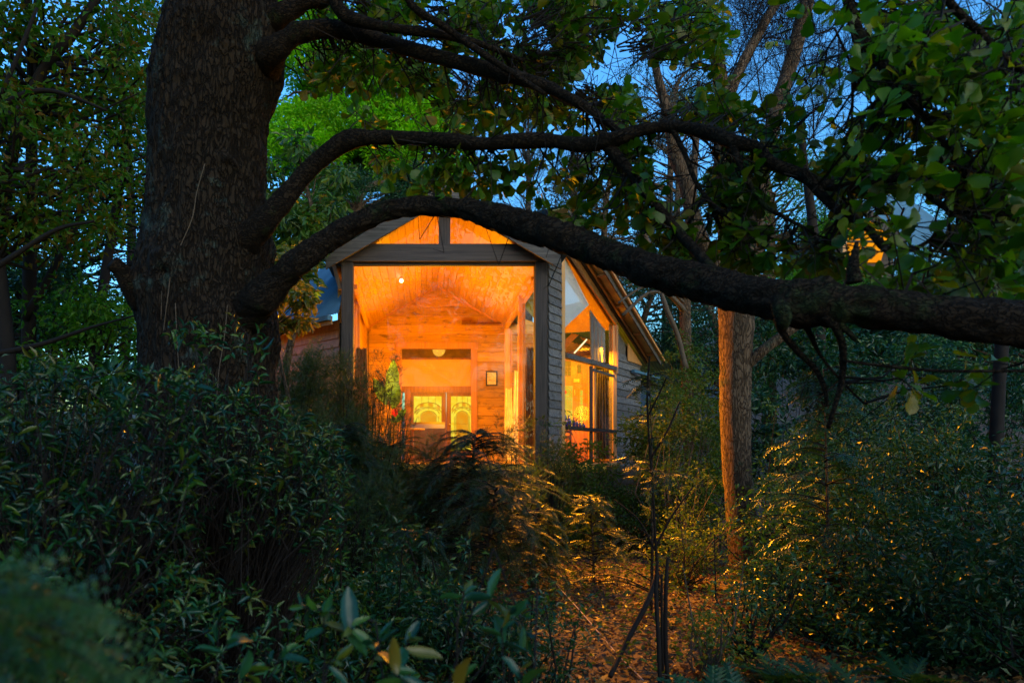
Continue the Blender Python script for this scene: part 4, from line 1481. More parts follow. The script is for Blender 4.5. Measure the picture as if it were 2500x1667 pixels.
# pale climber stems on the oak trunk
cl = thing("climbing_vine", "thin pale climbing stems clinging to the oak trunk", "vine", tuple(P(420, 1100, 4.7)))
mb = MB()
for q in ([(500, 400), (480, 470), (470, 530), (445, 590), (420, 650)], [(395, 610), (395, 700), (393, 780)], [(420, 640), (410, 720), (400, 800), (395, 880)], [(428, 740), (432, 830), (437, 930), (432, 1010)],
          [(555, 745), (548, 820), (535, 900), (528, 980)], [(375, 880), (372, 920), (378, 960), (362, 1010)], [(392, 510), (372, 570), (365, 640), (360, 740)]):
    pp = []
    for x, y in q:
        c = np.interp(y, [t[0] for t in TR], [(t[1] + t[2]) / 2 for t in TR])
        r = np.interp(y, [t[0] for t in TR], [(t[2] - t[1]) / 2 for t in TR])
        yy = OY - math.sqrt(max(.02, r * r - (x - c) ** 2)) * OY / FPX - .035
        p = P(x, y, OY)
        pp.append([p[0] * yy / OY, yy, EYE + (p[2] - EYE) * yy / OY])
    mb.tube(pp, [.0035] * len(pp), 5, 6, .3, 20)
mb.build("stem", M_TWIG2, cl, True)


# ------------------------------------------------------------------ generic plants
def crown_tree(name, label, cat, base, top_px, trunk_r, C, R, n, mat, Lr, ratio=.5, tmpl=T_SMALL, bark=None, droop=.1, flat=.7, group=None, trunk=None, upn=1.2, limbs=True):
    t = thing(name, label, cat, tuple(base), group)
    C = np.asarray(C)
    if trunk is None:
        trunk = [base, base + (C.mean(0) - base) * .5 + rng.normal(size=3) * .2, C.mean(0) + rng.normal(size=3) * .2, C[np.argmax(C[:, 2])]]
        tr = [trunk_r * 1.25, trunk_r, trunk_r * .6, trunk_r * .2]
    else:
        trunk, tr = trunk
    Vv, Ff = tube(trunk, tr, 14, 8, .1, 3)
    build("trunk", Vv, Ff, bark or M_BARK2, t, True)
    if limbs:
        sp, sr = spline(trunk, tr, 10)
        p0, p1, r0, r1 = [], [], [], []
        for c in C[:: max(1, len(C) // 70)]:
            k = np.argmin(np.linalg.norm(sp - (c - np.array([0, 0, .25 * np.linalg.norm(c - sp[len(sp) // 2])])), axis=1))
            a = sp[k]
            m = (a + c) / 2 + rng.normal(size=3) * .12 * np.linalg.norm(c - a)
            rr = min(sr[k] * .5, .02 * np.linalg.norm(c - a) + .01)
            p0 += [a, m]; p1 += [m, c]; r0 += [rr, rr * .6]; r1 += [rr * .6, rr * .2]
        Vv, Ff = sticks(p0, p1, r0, r1, 5)
        build("branch", Vv, Ff, bark or M_BARK2, t, True, 'stuff')
    Vv, Ff = clumps(C, R, n, None, Lr, ratio, tmpl, droop, flat, upn)
    build("crown", Vv, [Ff], mat, t, False, 'stuff')
    return t


def ell(n, c, r, shell=.55):
    v = rdir(n) * (rng.random(n) ** (1 / 3 * (1 - shell) + .02))[:, None]
    return np.asarray(c) + v * np.asarray(r)


def shrub(name, label, cat, px, pyt, Y, hw, depth, n, per, mat, Lr, ratio=.45, tmpl=T_SMALL, R=.22, pyb=None, group=None, droop=.1, stems=9, upn=1.1, base_z=None, tilt=0.0, stem_mat=None):
    top = P(px, pyt, Y)
    z0 = float(gz(top[0], Y)) if base_z is None else base_z
    t = thing(name, label, cat, (top[0], Y, z0), group)
    h = top[2] - z0
    C = ell(n, (top[0], Y, z0 + h * .5), (hw, depth, h * .5), .5)
    C[:, 2] += .12 * h * rng.normal(size=n) * .5
    C[:, 0] += tilt * (C[:, 2] - z0)
    ne = n // 4
    E = C[rng.integers(0, len(C), ne)]
    vo_ = unit(E - np.array([top[0], Y, z0 + h * .35]))
    E = E + (vo_ + [0, 0, .5]) * rng.uniform(.1, .38, ne)[:, None]
    C = np.vstack([C[vnoise(C * 1.7, px % 17) > -.42], E])
    C = C[C[:, 2] > z0 + .05]
    p0, p1, r0, r1 = [], [], [], []
    for c in C[:: max(1, len(C) // (stems * 6))]:
        b = np.array([top[0] + rng.normal() * hw * .15, Y + rng.normal() * depth * .15, z0 - .03])
        m = b * .4 + c * .6 + rng.normal(size=3) * .1 * h
        m[2] = z0 + (c[2] - z0) * .45
        p0 += [b, m]; p1 += [m, c]; r0 += [.012, .008]; r1 += [.008, .003]
    Vv, Ff = sticks(p0, p1, r0, r1, 4)
    build("stem", Vv, Ff, stem_mat or M_TWIG, t, False, 'stuff')
    Rv = R * rng.uniform(.45, 1.5, len(C))
    if tmpl is T_OVAL or tmpl is T_LONG:
        tmpl = T_LEAF4
    Vv, Ff = clumps(C, Rv, int(per * .72), None, (Lr[0] * .8, Lr[1] * 1.25), ratio, tmpl, droop, .8, upn)
    build("leaves", Vv, [Ff], mat, t, False, 'stuff')
    return t


M_BRIGHT = leaf_mat("bright_green_leaf", [(0.10, 0.36, 0.002), (0.16, 0.44, 0.002), (0.22, 0.48, 0.003)], .45, .5, .3)
M_MID = leaf_mat("mid_green_leaf", [(0.03, 0.15, 0.006), (0.055, 0.19, 0.007), (0.10, 0.22, 0.006)], .45, .5, .3)
M_DARKG = leaf_mat("dark_green_leaf", [(0.008, 0.048, 0.016), (0.014, 0.065, 0.018), (0.03, 0.08, 0.014)], .3, .38, .5)
M_OLIVE = leaf_mat("olive_brown_leaf", [(0.03, 0.12, 0.004), (0.05, 0.15, 0.005), (0.10, 0.15, 0.006), (0.16, 0.07, 0.006)], .45, .5, .25)
M_TEAL = leaf_mat("glossy_shrub_leaf", [(0.006, 0.045, 0.024), (0.01, 0.062, 0.03), (0.02, 0.085, 0.03), (0.05, 0.11, 0.012)], .3, .36, .45)
M_RHODO = leaf_mat("rhododendron_leaf", [(0.005, 0.042, 0.022), (0.008, 0.058, 0.026), (0.016, 0.085, 0.020), (0.05, 0.12, 0.008), (0.10, 0.09, 0.01)], .28, .34, .55)
M_CON = leaf_mat("conifer_needle", [(0.018, 0.055, 0.014), (0.035, 0.075, 0.014), (0.075, 0.085, 0.012)], .45, .38, .6)
M_BLUEC = leaf_mat("blue_conifer_needle", [(0.008, 0.028, 0.03), (0.014, 0.04, 0.04)], .25)
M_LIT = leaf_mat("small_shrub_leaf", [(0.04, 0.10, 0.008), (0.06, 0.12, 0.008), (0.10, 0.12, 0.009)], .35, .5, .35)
M_RUST = leaf_mat("rusty_twig_leaf", [(0.05, 0.03, 0.02), (0.07, 0.04, 0.02), (0.05, 0.06, 0.015)], .25)


def gbase(px, Y):
    x = (px - VX) * Y / FPX
    return np.array([x, Y, float(gz(x, Y))])


# trees behind the cabin
bt = gbase(840, 27)
crown_tree("leafy_tree", "bright yellow green leafy tree rising behind the cabin roof", "tree", bt, None, .3,
           np.vstack([ell(60, P(800, 230, 27), (2.6, 2.2, 3.2)), ell(50, P(960, 300, 26), (2.2, 2, 2.2)), ell(24, P(700, 120, 27), (2.2, 2, 2.4)), ell(34, P(760, 390, 26), (2.0, 1.6, 1.7)), ell(26, P(1020, 390, 25.5), (1.6, 1.4, 1.2))]), .75, 380, M_BRIGHT, (.12, .23), .42)
crown_tree("dark_leaf_tree", "dark small leaved tree close behind the left of the cabin roof", "tree", gbase(880, 22.5), None, .22,
           np.vstack([ell(34, P(860, 500, 22.5), (1.6, 1.5, .9)), ell(40, P(780, 590, 22), (1.3, 1.5, 1.2)), ell(24, P(1000, 470, 23), (1.2, 1.2, .6))]), .5, 420, M_DARKG, (.05, .1), .5)
crown_tree("broad_leaf_tree", "glossy broad leaved young tree between oak trunk and cabin", "tree", gbase(730, 12.5), None, .07,
           np.vstack([ell(26, P(740, 470, 12.5), (.75, .6, 1.0)), ell(22, P(700, 610, 11.5), (.45, .5, .7))]), .3, 60, leaf_mat("broad_glossy_leaf", [(0.03, 0.10, 0.015), (0.06, 0.14, 0.015), (0.12, 0.17, 0.02)], .4), (.12, .22), .36, T_LONG, droop=.5)
crown_tree("yellow_lit_shrub", "warm lit yellow leaved shrub beside the left wing roof", "shrub", gbase(690, 9.5), None, .03,
           np.vstack([ell(16, P(700, 750, 9.3), (.32, .3, .3)), ell(3, P(745, 715, 9.0), (.15, .2, .08)), ell(10, P(690, 640, 9.6), (.22, .25, .4))]), .16, 26, leaf_mat("yellow_leaf", [(.12, .14, .01), (.2, .18, .012), (.22, .16, .012)], .4), (.09, .15), .42, T_OVAL, droop=.5)  # leaf colours run from yellow green to yellow
for (px, py, Y, r, lab) in ((1140, 270, 40, 3.0, "blue green conifer seen small beyond the leafy tree"), (1290, 330, 44, 3.6, "hazy blue conifer right of the bright leafy tree"), (1400, 400, 36, 3.0, "dark conifer behind the ridge of the cabin")):
    b = gbase(px, Y)
    top = P(px, py - 90, Y)
    n = 90
    tt = rng.random(n)
    zc_ = top[2] - tt * r * 3
    a = rng.uniform(0, 6.28, n)
    rr_ = r * (.15 + .85 * tt) * rng.uniform(.3, 1, n)
    C_ = np.stack([top[0] + rr_ * np.cos(a), Y + rr_ * np.sin(a), zc_], 1)
    crown_tree("conifer_tree", lab, "tree", b, None, .3, C_, .55, 66, M_BLUEC, (.25, .45), .16, T_SPRAY, droop=.3, trunk=([b, (b + top) / 2, top], [.35, .25, .05]))

# thicket far behind, right of the cabin
for (px, py, Y, rx, rz, mat, lab, n) in (
        (1480, 560, 26, 2.6, 3.4, M_RUST, "brown twiggy tree directly right of the cabin ridge", 50), (1640, 480, 30, 3.2, 4.5, M_RUST, "tall rusty leaved tree behind the thin lit trunk", 70), (1880, 560, 24, 2.8, 3.0, M_MID, "green tree behind the forked lit trunk", 70),
        (2060, 640, 33, 3.2, 3.4, M_DARKG, "dark tree left of the second cabin", 60), (2380, 560, 34, 4.2, 4.5, M_MID, "green tree behind the second cabin roof", 80), (2330, 800, 19, 3.0, 1.6, M_DARKG, "dark bushy tree below the second cabin", 80),
        (1560, 790, 23, 2.4, 2.4, M_DARKG, "dark evergreen beside the end of the wing roof", 70), (1760, 830, 20, 2.0, 2.2, M_DARKG, "evergreen filling the gap left of the forked trunk", 60), (1990, 810, 21, 2.6, 1.8, M_MID, "green bushy tree right of the forked trunk", 70),
        (2560, 760, 16, 2.2, 3.0, M_DARKG, "dark tree at the edge right of the second cabin", 60), (1620, 250, 38, 3.0, 2.6, M_DARKG, "far dark tree seen through the oak leaves", 40)):
    b = gbase(px, Y)
    crown_tree("forest_tree", lab, "tree", b, None, .2, ell(n, P(px, py, Y), (rx, 1.8, rz)), .62, 250, mat, (.07, .15), .45, group="trees of the wood behind the cabins")

# trees of the left edge
for (px, py, Y, rx, rz, mat, lab, n, per, Lr) in (
        (120, 130, 9.0, 1.5, 1.2, M_OLIVE, "olive leaved tree in the upper corner behind the oak", 80, 90, (.07, .15)),
        (60, 420, 8.0, 1.1, .9, M_OLIVE, "olive and brown leaved tree hanging left of the oak trunk", 60, 90, (.06, .13)),
        (300, 400, 11.0, .9, 1.3, M_OLIVE, "reddish leaved small tree close to the left side of the oak", 50, 110, (.06, .12)),
        (170, 640, 12.0, 2.0, 1.6, M_MID, "green small leaved tree behind the cut oak stub", 80, 130, (.05, .11)),
        (40, 800, 10.0, 1.6, 1.0, M_DARKG, "dark green thicket tree at the left edge below the boughs", 60, 130, (.06, .12)),
        (250, 860, 9.0, 1.0, .8, M_MID, "low green tree behind the rhododendron left of the oak", 46, 120, (.06, .12)),
        (320, 60, 14.0, 1.4, 1.5, M_OLIVE, "thin crowned tree against the sky beside the oak top", 34, 120, (.08, .15)),
        (-250, 500, 12.0, 2.5, 4.0, M_DARKG, "tall dark tree cut by the left edge", 70, 150, (.08, .16)),
        (-20, 880, 22.0, 3.5, 2.0, M_DARKG, "dim low wood tree closing the view at the far left", 70, 200, (.08, .18)),
        (150, 500, 21.0, 4.5, 4.5, M_DARKG, "distant dark wood tree seen behind the left trees", 110, 240, (.08, .18))):
    b = gbase(px - 60, Y)
    crown_tree("woodland_tree", lab, "tree", b, None, .09, ell(n, P(px, py, Y), (rx, 1.0, rz)), .36 if Y < 20 else .7, int(per * .8), mat, Lr, .5, T_LEAF4 if Y < 12 else T_SMALL, bark=M_TWIG, group="trees at the left edge", droop=.3)
lt = thing("leaning_tree", "bare brown leaning trunk and boughs behind the leaves at left", "tree", tuple(gbase(-140, 8.6)))
mb = MB()
for q in ([(-140, 1500, 8.6, 20), (-60, 1000, 8.6, 18), (20, 420, 8.6, 16), (90, 200, 8.5, 13), (180, 80, 8.4, 12), (260, -40, 8.4, 10)], [(-80, 700, 7.0, 8), (40, 620, 7.0, 6.5), (140, 560, 7.0, 5), (230, 540, 7.0, 3)],
          [(-30, 280, 7.5, 8), (60, 230, 7.5, 7), (140, 225, 7.5, 5), (260, 270, 7.5, 3)], [(0, 240, 7.4, 6), (50, 120, 7.4, 5), (90, 20, 7.4, 4)], [(-40, 870, 6.5, 8), (100, 840, 6.5, 6), (220, 800, 6.5, 4), (330, 770, 6.4, 2)], [(60, 780, 9, 10), (150, 620, 9, 8), (240, 440, 9, 5)]):
    p_, r_ = PX(q)
    mb.tube(p_, r_, 10, 6, .12, 5)
mb.build("trunk", M_TWIG, lt, True)

# the forked tree with the lit trunk
ft = thing("forked_tree", "tall forked tree with orange light on its bark right of the cabin", "tree", tuple(gbase(1825, 9.2)))
fk = [[(1826, 1440, 9.2, 58), (1822, 1380, 9.2, 46), (1812, 1280, 9.2, 41), (1800, 1150, 9.2, 39), (1795, 1000, 9.2, 41), (1797, 850, 9.2, 44), (1798, 740, 9.2, 48), (1792, 650, 9.2, 44), (1782, 560, 9.2, 33), (1772, 450, 9.2, 29), (1766, 340, 9.2, 26), (1768, 240, 9.2, 24)],
      [(1768, 260, 9.2, 22), (1752, 150, 9.2, 19), (1738, 60, 9.2, 17), (1722, -60, 9.2, 15), (1700, -300, 9.2, 8), (1690, -600, 9.2, 2)], [(1770, 255, 9.2, 17), (1815, 150, 9.3, 14), (1865, 60, 9.4, 13), (1930, -60, 9.5, 12), (2010, -280, 9.6, 6), (2060, -500, 9.6, 2)],
      [(1785, 700, 9.2, 34), (1735, 630, 9.15, 24), (1700, 560, 9.1, 22), (1675, 450, 9.1, 20), (1650, 380, 9.1, 19), (1630, 280, 9.0, 14), (1600, 160, 9.0, 10), (1585, 40, 9, 7)],
      [(1812, 700, 9.25, 38), (1838, 610, 9.3, 26), (1848, 500, 9.4, 22), (1865, 400, 9.5, 21), (1900, 255, 9.6, 21), (1935, 140, 9.7, 20), (1985, -60, 9.8, 19), (2040, -320, 9.9, 11), (2090, -700, 10, 3)],
      [(1825, 890, 9.1, 14), (1870, 850, 9.0, 15), (1940, 800, 8.9, 13), (2010, 760, 8.8, 9), (2100, 700, 8.8, 6)]]
for q in fk:
    p_, r_ = PX(q)
    r_ = r_ * .86
    Vv, Ff = tube(p_, r_, 26, 10, .1, 7)
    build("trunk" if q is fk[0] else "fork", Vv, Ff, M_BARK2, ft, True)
th = thing("slender_tree", "slender trunk glowing orange beyond the wing roof", "tree", tuple(gbase(1678, 14)))
p_, r_ = PX([(1690, 1250, 14, 16), (1680, 1000, 14, 14), (1673, 780, 14, 13), (1676, 620, 14, 12), (1690, 480, 14, 10), (1700, 330, 14, 7), (1706, 200, 14, 4)])
Vv, Ff = tube(p_, r_, 16, 10, .12, 8)
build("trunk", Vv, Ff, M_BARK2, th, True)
mb = MB()
for q in ([(1565, 555, 13, 7), (1590, 610, 13, 7), (1610, 640, 13, 6.5), (1650, 655, 13.3, 6), (1675, 670, 13.8, 6)], [(1520, 770, 13, 4), (1575, 720, 13, 4.5), (1610, 713, 13, 4), (1640, 725, 13.5, 5), (1672, 760, 14, 7)], [(1510, 740, 13, 3), (1560, 705, 13, 3), (1600, 700, 13, 3), (1668, 720, 14, 5)],
          [(1615, 715, 12.5, 5), (1630, 760, 12.5, 6), (1655, 820, 12.6, 6), (1675, 900, 12.7, 7)], [(1530, 700, 13, 2), (1570, 680, 13, 2.5), (1620, 690, 13, 3), (1670, 740, 14, 4)]):
    p_, r_ = PX(q)
    mb.tube(p_, r_, 8, 6, .15, 8)
mb.build("branch", M_TWIG2, th, True)


# bare fine twigs
def bare_branches(starts, depth, ln, r, spread=.5, up=.25, kids=4):
    p0, p1, r0, r1 = [], [], [], []
    cur = starts
    for lv in range(depth):
        nxt = []
        for (p, d, L, R) in cur:
            a = p
            v = d
            for k in range(4):
                v = unit(v + rng.normal(size=3) * .16 + np.array([0, 0, up * .12]))
                b = a + v * L / 4
                p0.append(a); p1.append(b); r0.append(R * (1 - k * .17)); r1.append(R * (1 - (k + 1) * .17))
                if lv < depth - 1:
                    for q in range(kids // 2 if k else 1):
                        nxt.append((b, unit(v + rng.normal(size=3) * spread), L * rng.uniform(.4, .62), R * .42))
                a = b
        cur = nxt
    return np.array(p0), np.array(p1), np.maximum(r0, .0028), np.maximum(r1, .0022)


bt_ = thing("bare_tree", "leafless tree with a fine net of twigs against the dusk sky", "tree", tuple(gbase(1960, 15)))
p_, r_ = PX([(2010, 1150, 15, 14), (2000, 800, 15, 13), (1985, 560, 15, 11), (1965, 400, 15, 8), (1950, 300, 15, 6)])
Vv, Ff = tube(p_, r_, 12, 8, .1, 5)
build("trunk", Vv, Ff, M_TWIG, bt_, True)
st_ = []
for k in range(13):
    a = P(rng.uniform(1860, 2010), rng.uniform(280, 480), rng.uniform(14, 16))
    v = unit(np.array([rng.normal() * .55, rng.normal() * .3, 1.0]))
    st_.append((a, v, rng.uniform(1.6, 2.6), .02))
for k in range(6):
    a = P(1775, rng.uniform(180, 330), 9.3)
    st_.append((a, unit(np.array([rng.uniform(.3, 1), .3, 1.0])), rng.uniform(1.0, 1.6), .012))
b0, b1, c0, c1 = bare_branches(st_, 4, 2, .02, .6, .3, 4)
Vv, Ff = sticks(b0, b1, c0, c1, 3)
build("twig", Vv, Ff, M_TWIG, bt_, False, 'stuff')
bt2 = thing("tall_bare_tree", "dark bare tree trunk at the upper right edge behind the oak leaves", "tree", tuple(gbase(2470, 10)))
p_, r_ = PX([(2420, 1400, 10, 20), (2436, 1000, 10, 14), (2452, 760, 10, 14), (2474, 420, 10, 15), (2488, 250, 10, 17), (2490, 100, 10, 15), (2480, -60, 10, 12), (2470, -300, 10, 7), (2490, -600, 10, 2)])
Vv, Ff = tube(p_, r_, 14, 8, .1, 5)
build("trunk", Vv, Ff, M_TWIG, bt2, True)
st_ = [(P(2475, y, 10), unit(np.array([-1 + .3 * rng.normal(), .3 * rng.normal(), .6])), rng.uniform(.9, 1.6), .014) for y in (420, 330, 250, 180, 120, 60)]
b0, b1, c0, c1 = bare_branches(st_, 4, 2, .02, .55, .2, 4)
Vv, Ff = sticks(b0, b1, c0, c1, 3)
build("twig", Vv, Ff, M_TWIG, bt2, False, 'stuff')


# unseen wood behind the viewer, added to block low sky light
n = 320
a = rng.uniform(math.pi * .98, math.pi * 2.02, n)
r = rng.uniform(9, 16, n)
Cw = np.stack([r * np.cos(a) * 1.3, r * np.sin(a) + 1, rng.uniform(.3, 4.2, n)], 1)
Vv, Ff = clumps(Cw, 1.3, 60, None, (.25, .45), .5, T_SMALL, .2, .7, 1.0)
V2, F2 = sticks(Cw[::6] * (1, 1, 0), Cw[::6], .16, .05, 6)
build("unseen_woodland", np.vstack([Vv, V2]), [Ff, F2[0] + len(Vv)], M_DARKG, None, False, 'stuff')
# ------------------------------------------------------------------ shrubs to the right
for (px, pyt, Y, hw, dp, n, per, mat, Lr, rat, tm, lab) in (
        (1640, 935, 11.5, .75, .7, 110, 90, M_LIT, (.035, .075), .45, T_OVAL, "loose small leaved shrub lit orange in front of the wing wall"),
        (1440, 1095, 11.8, .5, .5, 50, 60, M_LIT, (.05, .095), .4, T_LONG, "low yellow lit shrub below the side window of the cabin"),
        (1690, 850, 13.5, .9, .8, 110, 110, M_LIT, (.04, .08), .45, T_OVAL, "tall lit shrub at the end of the wing beside the gutter"),
        (1655, 970, 11.0, .6, .6, 80, 100, M_LIT, (.035, .07), .45, T_OVAL, "dense small leaved shrub left of the lit forked trunk"),
        (1960, 770, 13.0, 1.3, .9, 120, 70, M_TEAL, (.08, .15), .38, T_LONG, "glossy long leaved shrub right of the lit forked trunk"),
        (2180, 800, 14.0, 1.6, 1.0, 130, 80, M_TEAL, (.07, .13), .4, T_LONG, "glossy shrub mass beneath the hanging dead branches"),
        (2420, 850, 11.0, 1.4, 1.0, 140, 110, M_TEAL, (.04, .09), .4, T_SMALL, "bluish small leaved shrub at the right below the thick limb"),
        (2160, 960, 10.0, 1.2, .9, 140, 110, M_TEAL, (.035, .08), .4, T_SMALL, "teal leaved shrub in the middle of the right thicket"),
        (2000, 1060, 8.2, .75, .6, 90, 70, M_TEAL, (.035, .07), .42, T_SMALL, "sparse twiggy shrub in front of the lit trunk's right side"),
        (2120, 1110, 7.4, .9, .7, 120, 80, M_TEAL, (.03, .065), .42, T_SMALL, "dark twiggy shrub over the litter at the right"),
        (2340, 1050, 6.6, 1.0, .8, 150, 90, M_DARKG, (.03, .07), .4, T_SMALL, "dark fine leaved bush filling the right edge"),
        (2480, 1180, 4.8, .7, .6, 130, 90, M_DARKG, (.03, .065), .4, T_SMALL, "black green bush in the lower right corner"),
        (2290, 1330, 5.2, .55, .5, 90, 80, M_DARKG, (.03, .06), .42, T_SMALL, "low dark bush beside the corner bush at lower right"),
        (1690, 1150, 9.9, .35, .3, 30, 45, M_LIT, (.03, .06), .45, T_OVAL, "thin shrub touching the left of the lit trunk"),
        (1360, 1090, 12.2, .45, .35, 50, 70, M_CON, (.04, .08), .4, T_SMALL, "dark shrub hiding the foot of the right front post"),
        (1480, 1180, 11.4, .7, .4, 70, 70, M_LIT, (.04, .08), .45, T_OVAL, "low lit shrub before the dark deck boards"),
        (1660, 1290, 8.6, .35, .3, 40, 50, M_LIT, (.03, .06), .45, T_OVAL, "low loose shrub at the foot of the lit trunk"),
        (1960, 1330, 6.6, .5, .4, 70, 60, M_TEAL, (.03, .06), .45, T_SMALL, "low dark shrub over the litter right of the stems"),
        (2100, 1400, 5.6, .6, .4, 80, 70, M_DARKG, (.03, .055), .45, T_SMALL, "dark low shrub behind the ferns at lower right"),
        (1830, 1440, 5.4, .22, .2, 26, 40, M_TEAL, (.03, .055), .42, T_OVAL, "tiny glossy plant on the litter at the path edge"),
        (1720, 1500, 5.0, .16, .15, 18, 36, M_LIT, (.03, .05), .42, T_OVAL, "tiny plant on the litter just right of the three stems"),
        (1140, 1440, 5.0, .4, .35, 60, 50, M_RHODO, (.035, .065), .4, T_OVAL, "low dark leafy plant below the rope at the bottom centre"),
        (950, 1400, 5.2, .5, .4, 70, 60, M_DARKG, (.035, .065), .4, T_OVAL, "low dark leafy plant right of the oak foot"),
        (1290, 1530, 4.4, .3, .25, 40, 45, M_DARKG, (.03, .055), .4, T_OVAL, "small dark plant left of the rope end"),
        (780, 1470, 4.6, .45, .4, 70, 60, M_RHODO, (.04, .07), .38, T_LONG, "low leafy plant in front of the oak foot"),
        (2070, 1270, 7.8, .6, .5, 60, 50, M_TEAL, (.04, .075), .45, T_OVAL, "small glossy shrub on the litter right of the lit trunk base"),
        (690, 1000, 12.6, .7, .4, 70, 90, M_LIT, (.04, .08), .45, T_OVAL, "shrub against the left wing wall lit from the house"),
        (780, 880, 12.4, .6, .4, 60, 90, M_CON, (.04, .08), .4, T_SMALL, "dark shrub below the left wing roof beside the post"),
        (120, 900, 6.5, 1.3, .9, 130, 80, M_RHODO, (.06, .11), .36, T_LONG, "dark leafy shrub at the left edge behind the rhododendron"),
        (-60, 1000, 4.2, .9, .9, 120, 70, M_RHODO, (.06, .12), .36, T_LONG, "shrub cut by the left edge beside the rhododendron")):
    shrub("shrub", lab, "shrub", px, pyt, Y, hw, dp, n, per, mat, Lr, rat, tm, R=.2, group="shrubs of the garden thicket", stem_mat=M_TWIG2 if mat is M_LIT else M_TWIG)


# ------------------------------------------------------------------ rhododendrons before the oak
def whorl_shrub(name, label, base, C, Lr, ratio, mat, limit, nleaf=(6, 10), lean=(0.25, -.2, .75), tmpl=T_LONG, spread=(.9, 1.4), stems=True):
    t = thing(name, label, "shrub", tuple(base))
    pos, dd, nn, LL = [], [], [], []
    p0, p1, r0, r1 = [], [], [], []
    for c in C:
        ax = unit(np.array(lean) + rng.normal(size=3) * .45)
        u = unit(np.cross(ax, rng.normal(size=3)))
        w = np.cross(ax, u)
        k = rng.integers(*nleaf)
        ph = rng.uniform(0, 6.28)
        for q in range(k):
            a = ph + q * 2.4
            sp = rng.uniform(*spread) if q > 1 else .35
            v = unit(math.cos(sp) * ax + math.sin(sp) * (math.cos(a) * u + math.sin(a) * w) + rng.normal(size=3) * .22 + np.array([.3, 0, -.12]))
            pos.append(c - ax * (q * .014 + .01 * rng.random()))
            dd.append(v)
            nn.append(unit(ax + rng.normal(size=3) * .25))
            LL.append(rng.uniform(*Lr) * (1 if q > 1 else .6) * rng.uniform(.7, 1.1))
        b = np.asarray(base) + rng.normal(size=3) * np.array([.12, .12, 0])
        m = c - ax * rng.uniform(.15, .3)
        m2 = (m + b) / 2 + np.array([0, 0, .1]) + rng.normal(size=3) * .08
        p0 += [c, m, m2]; p1 += [m, m2, b]; r0 += [.002, .003, .004]; r1 += [.003, .004, .006]
    if stems:
        Vv, Ff = sticks(p0, p1, r0, r1, 4)
        build("stem", Vv, Ff, M_TWIG, t, False, 'stuff')
    LL = np.array(LL)
    leaf_objects("leaf", tmpl, np.array(pos), np.array(dd), np.array(nn), LL, LL * ratio, mat, t, limit)
    return t


topA = lambda x: np.interp(x, [-100, 0, 150, 330, 420, 500], [880, 850, 860, 900, 870, 900])
CA = region(760, -150, 480, 820, 1660, 2.9, 4.6, lambda x, y: y > topA(x) + 20 * rng.random())
whorl_shrub("rhododendron", "large rhododendron with drooping dark leaves filling the lower left", (-1.9, 3.5, 0), CA, (.055, .10), .26, M_RHODO, 300)
topB = lambda x: np.interp(x, [380, 450, 520, 600, 700, 780, 840, 860], [1040, 960, 900, 950, 970, 1010, 1090, 1200])
botB = lambda x: np.interp(x, [380, 560, 640, 720, 800, 860], [1660, 1450, 1290, 1330, 1290, 1210])
CB = np.vstack([region(700, 380, 850, 900, 1660, 3.5, 4.8, lambda x, y: topB(x) < y < botB(x)),
                region(30, 400, 660, 770, 950, 3.6, 4.2, lambda x, y: rng.random() < .8), region(60, 380, 720, 1440, 1660, 2.8, 3.6)])
whorl_shrub("rhododendron", "rhododendron with narrow shining leaves right in front of the oak trunk", (-1.2, 4.1, 0), CB, (.05, .09), .26, M_RHODO, 300)
CC = np.array([P(*q) for q in ((735, 1480, 1.95), (790, 1500, 1.9), (860, 1530, 1.85), (930, 1560, 1.8), (1000, 1560, 1.8), (1135, 1440, 2.0), (1180, 1470, 2.0), (1245, 1495, 1.9), (1225, 1530, 1.9), (1110, 1640, 1.7), (1270, 1640, 1.6), (690, 1590, 1.8),
                               (620, 1630, 1.7), (1290, 1560, 2.1), (820, 1610, 1.6), (960, 1640, 1.6), (560, 1560, 1.9))])
whorl_shrub("broadleaf_plant", "broad leaved plant with curled leaves rising from the bottom centre", (-.15, 1.75, 0), CC, (.085, .13), .36, M_RHODO, 300, (3, 6), (.2, -.1, .6), T_OVAL)


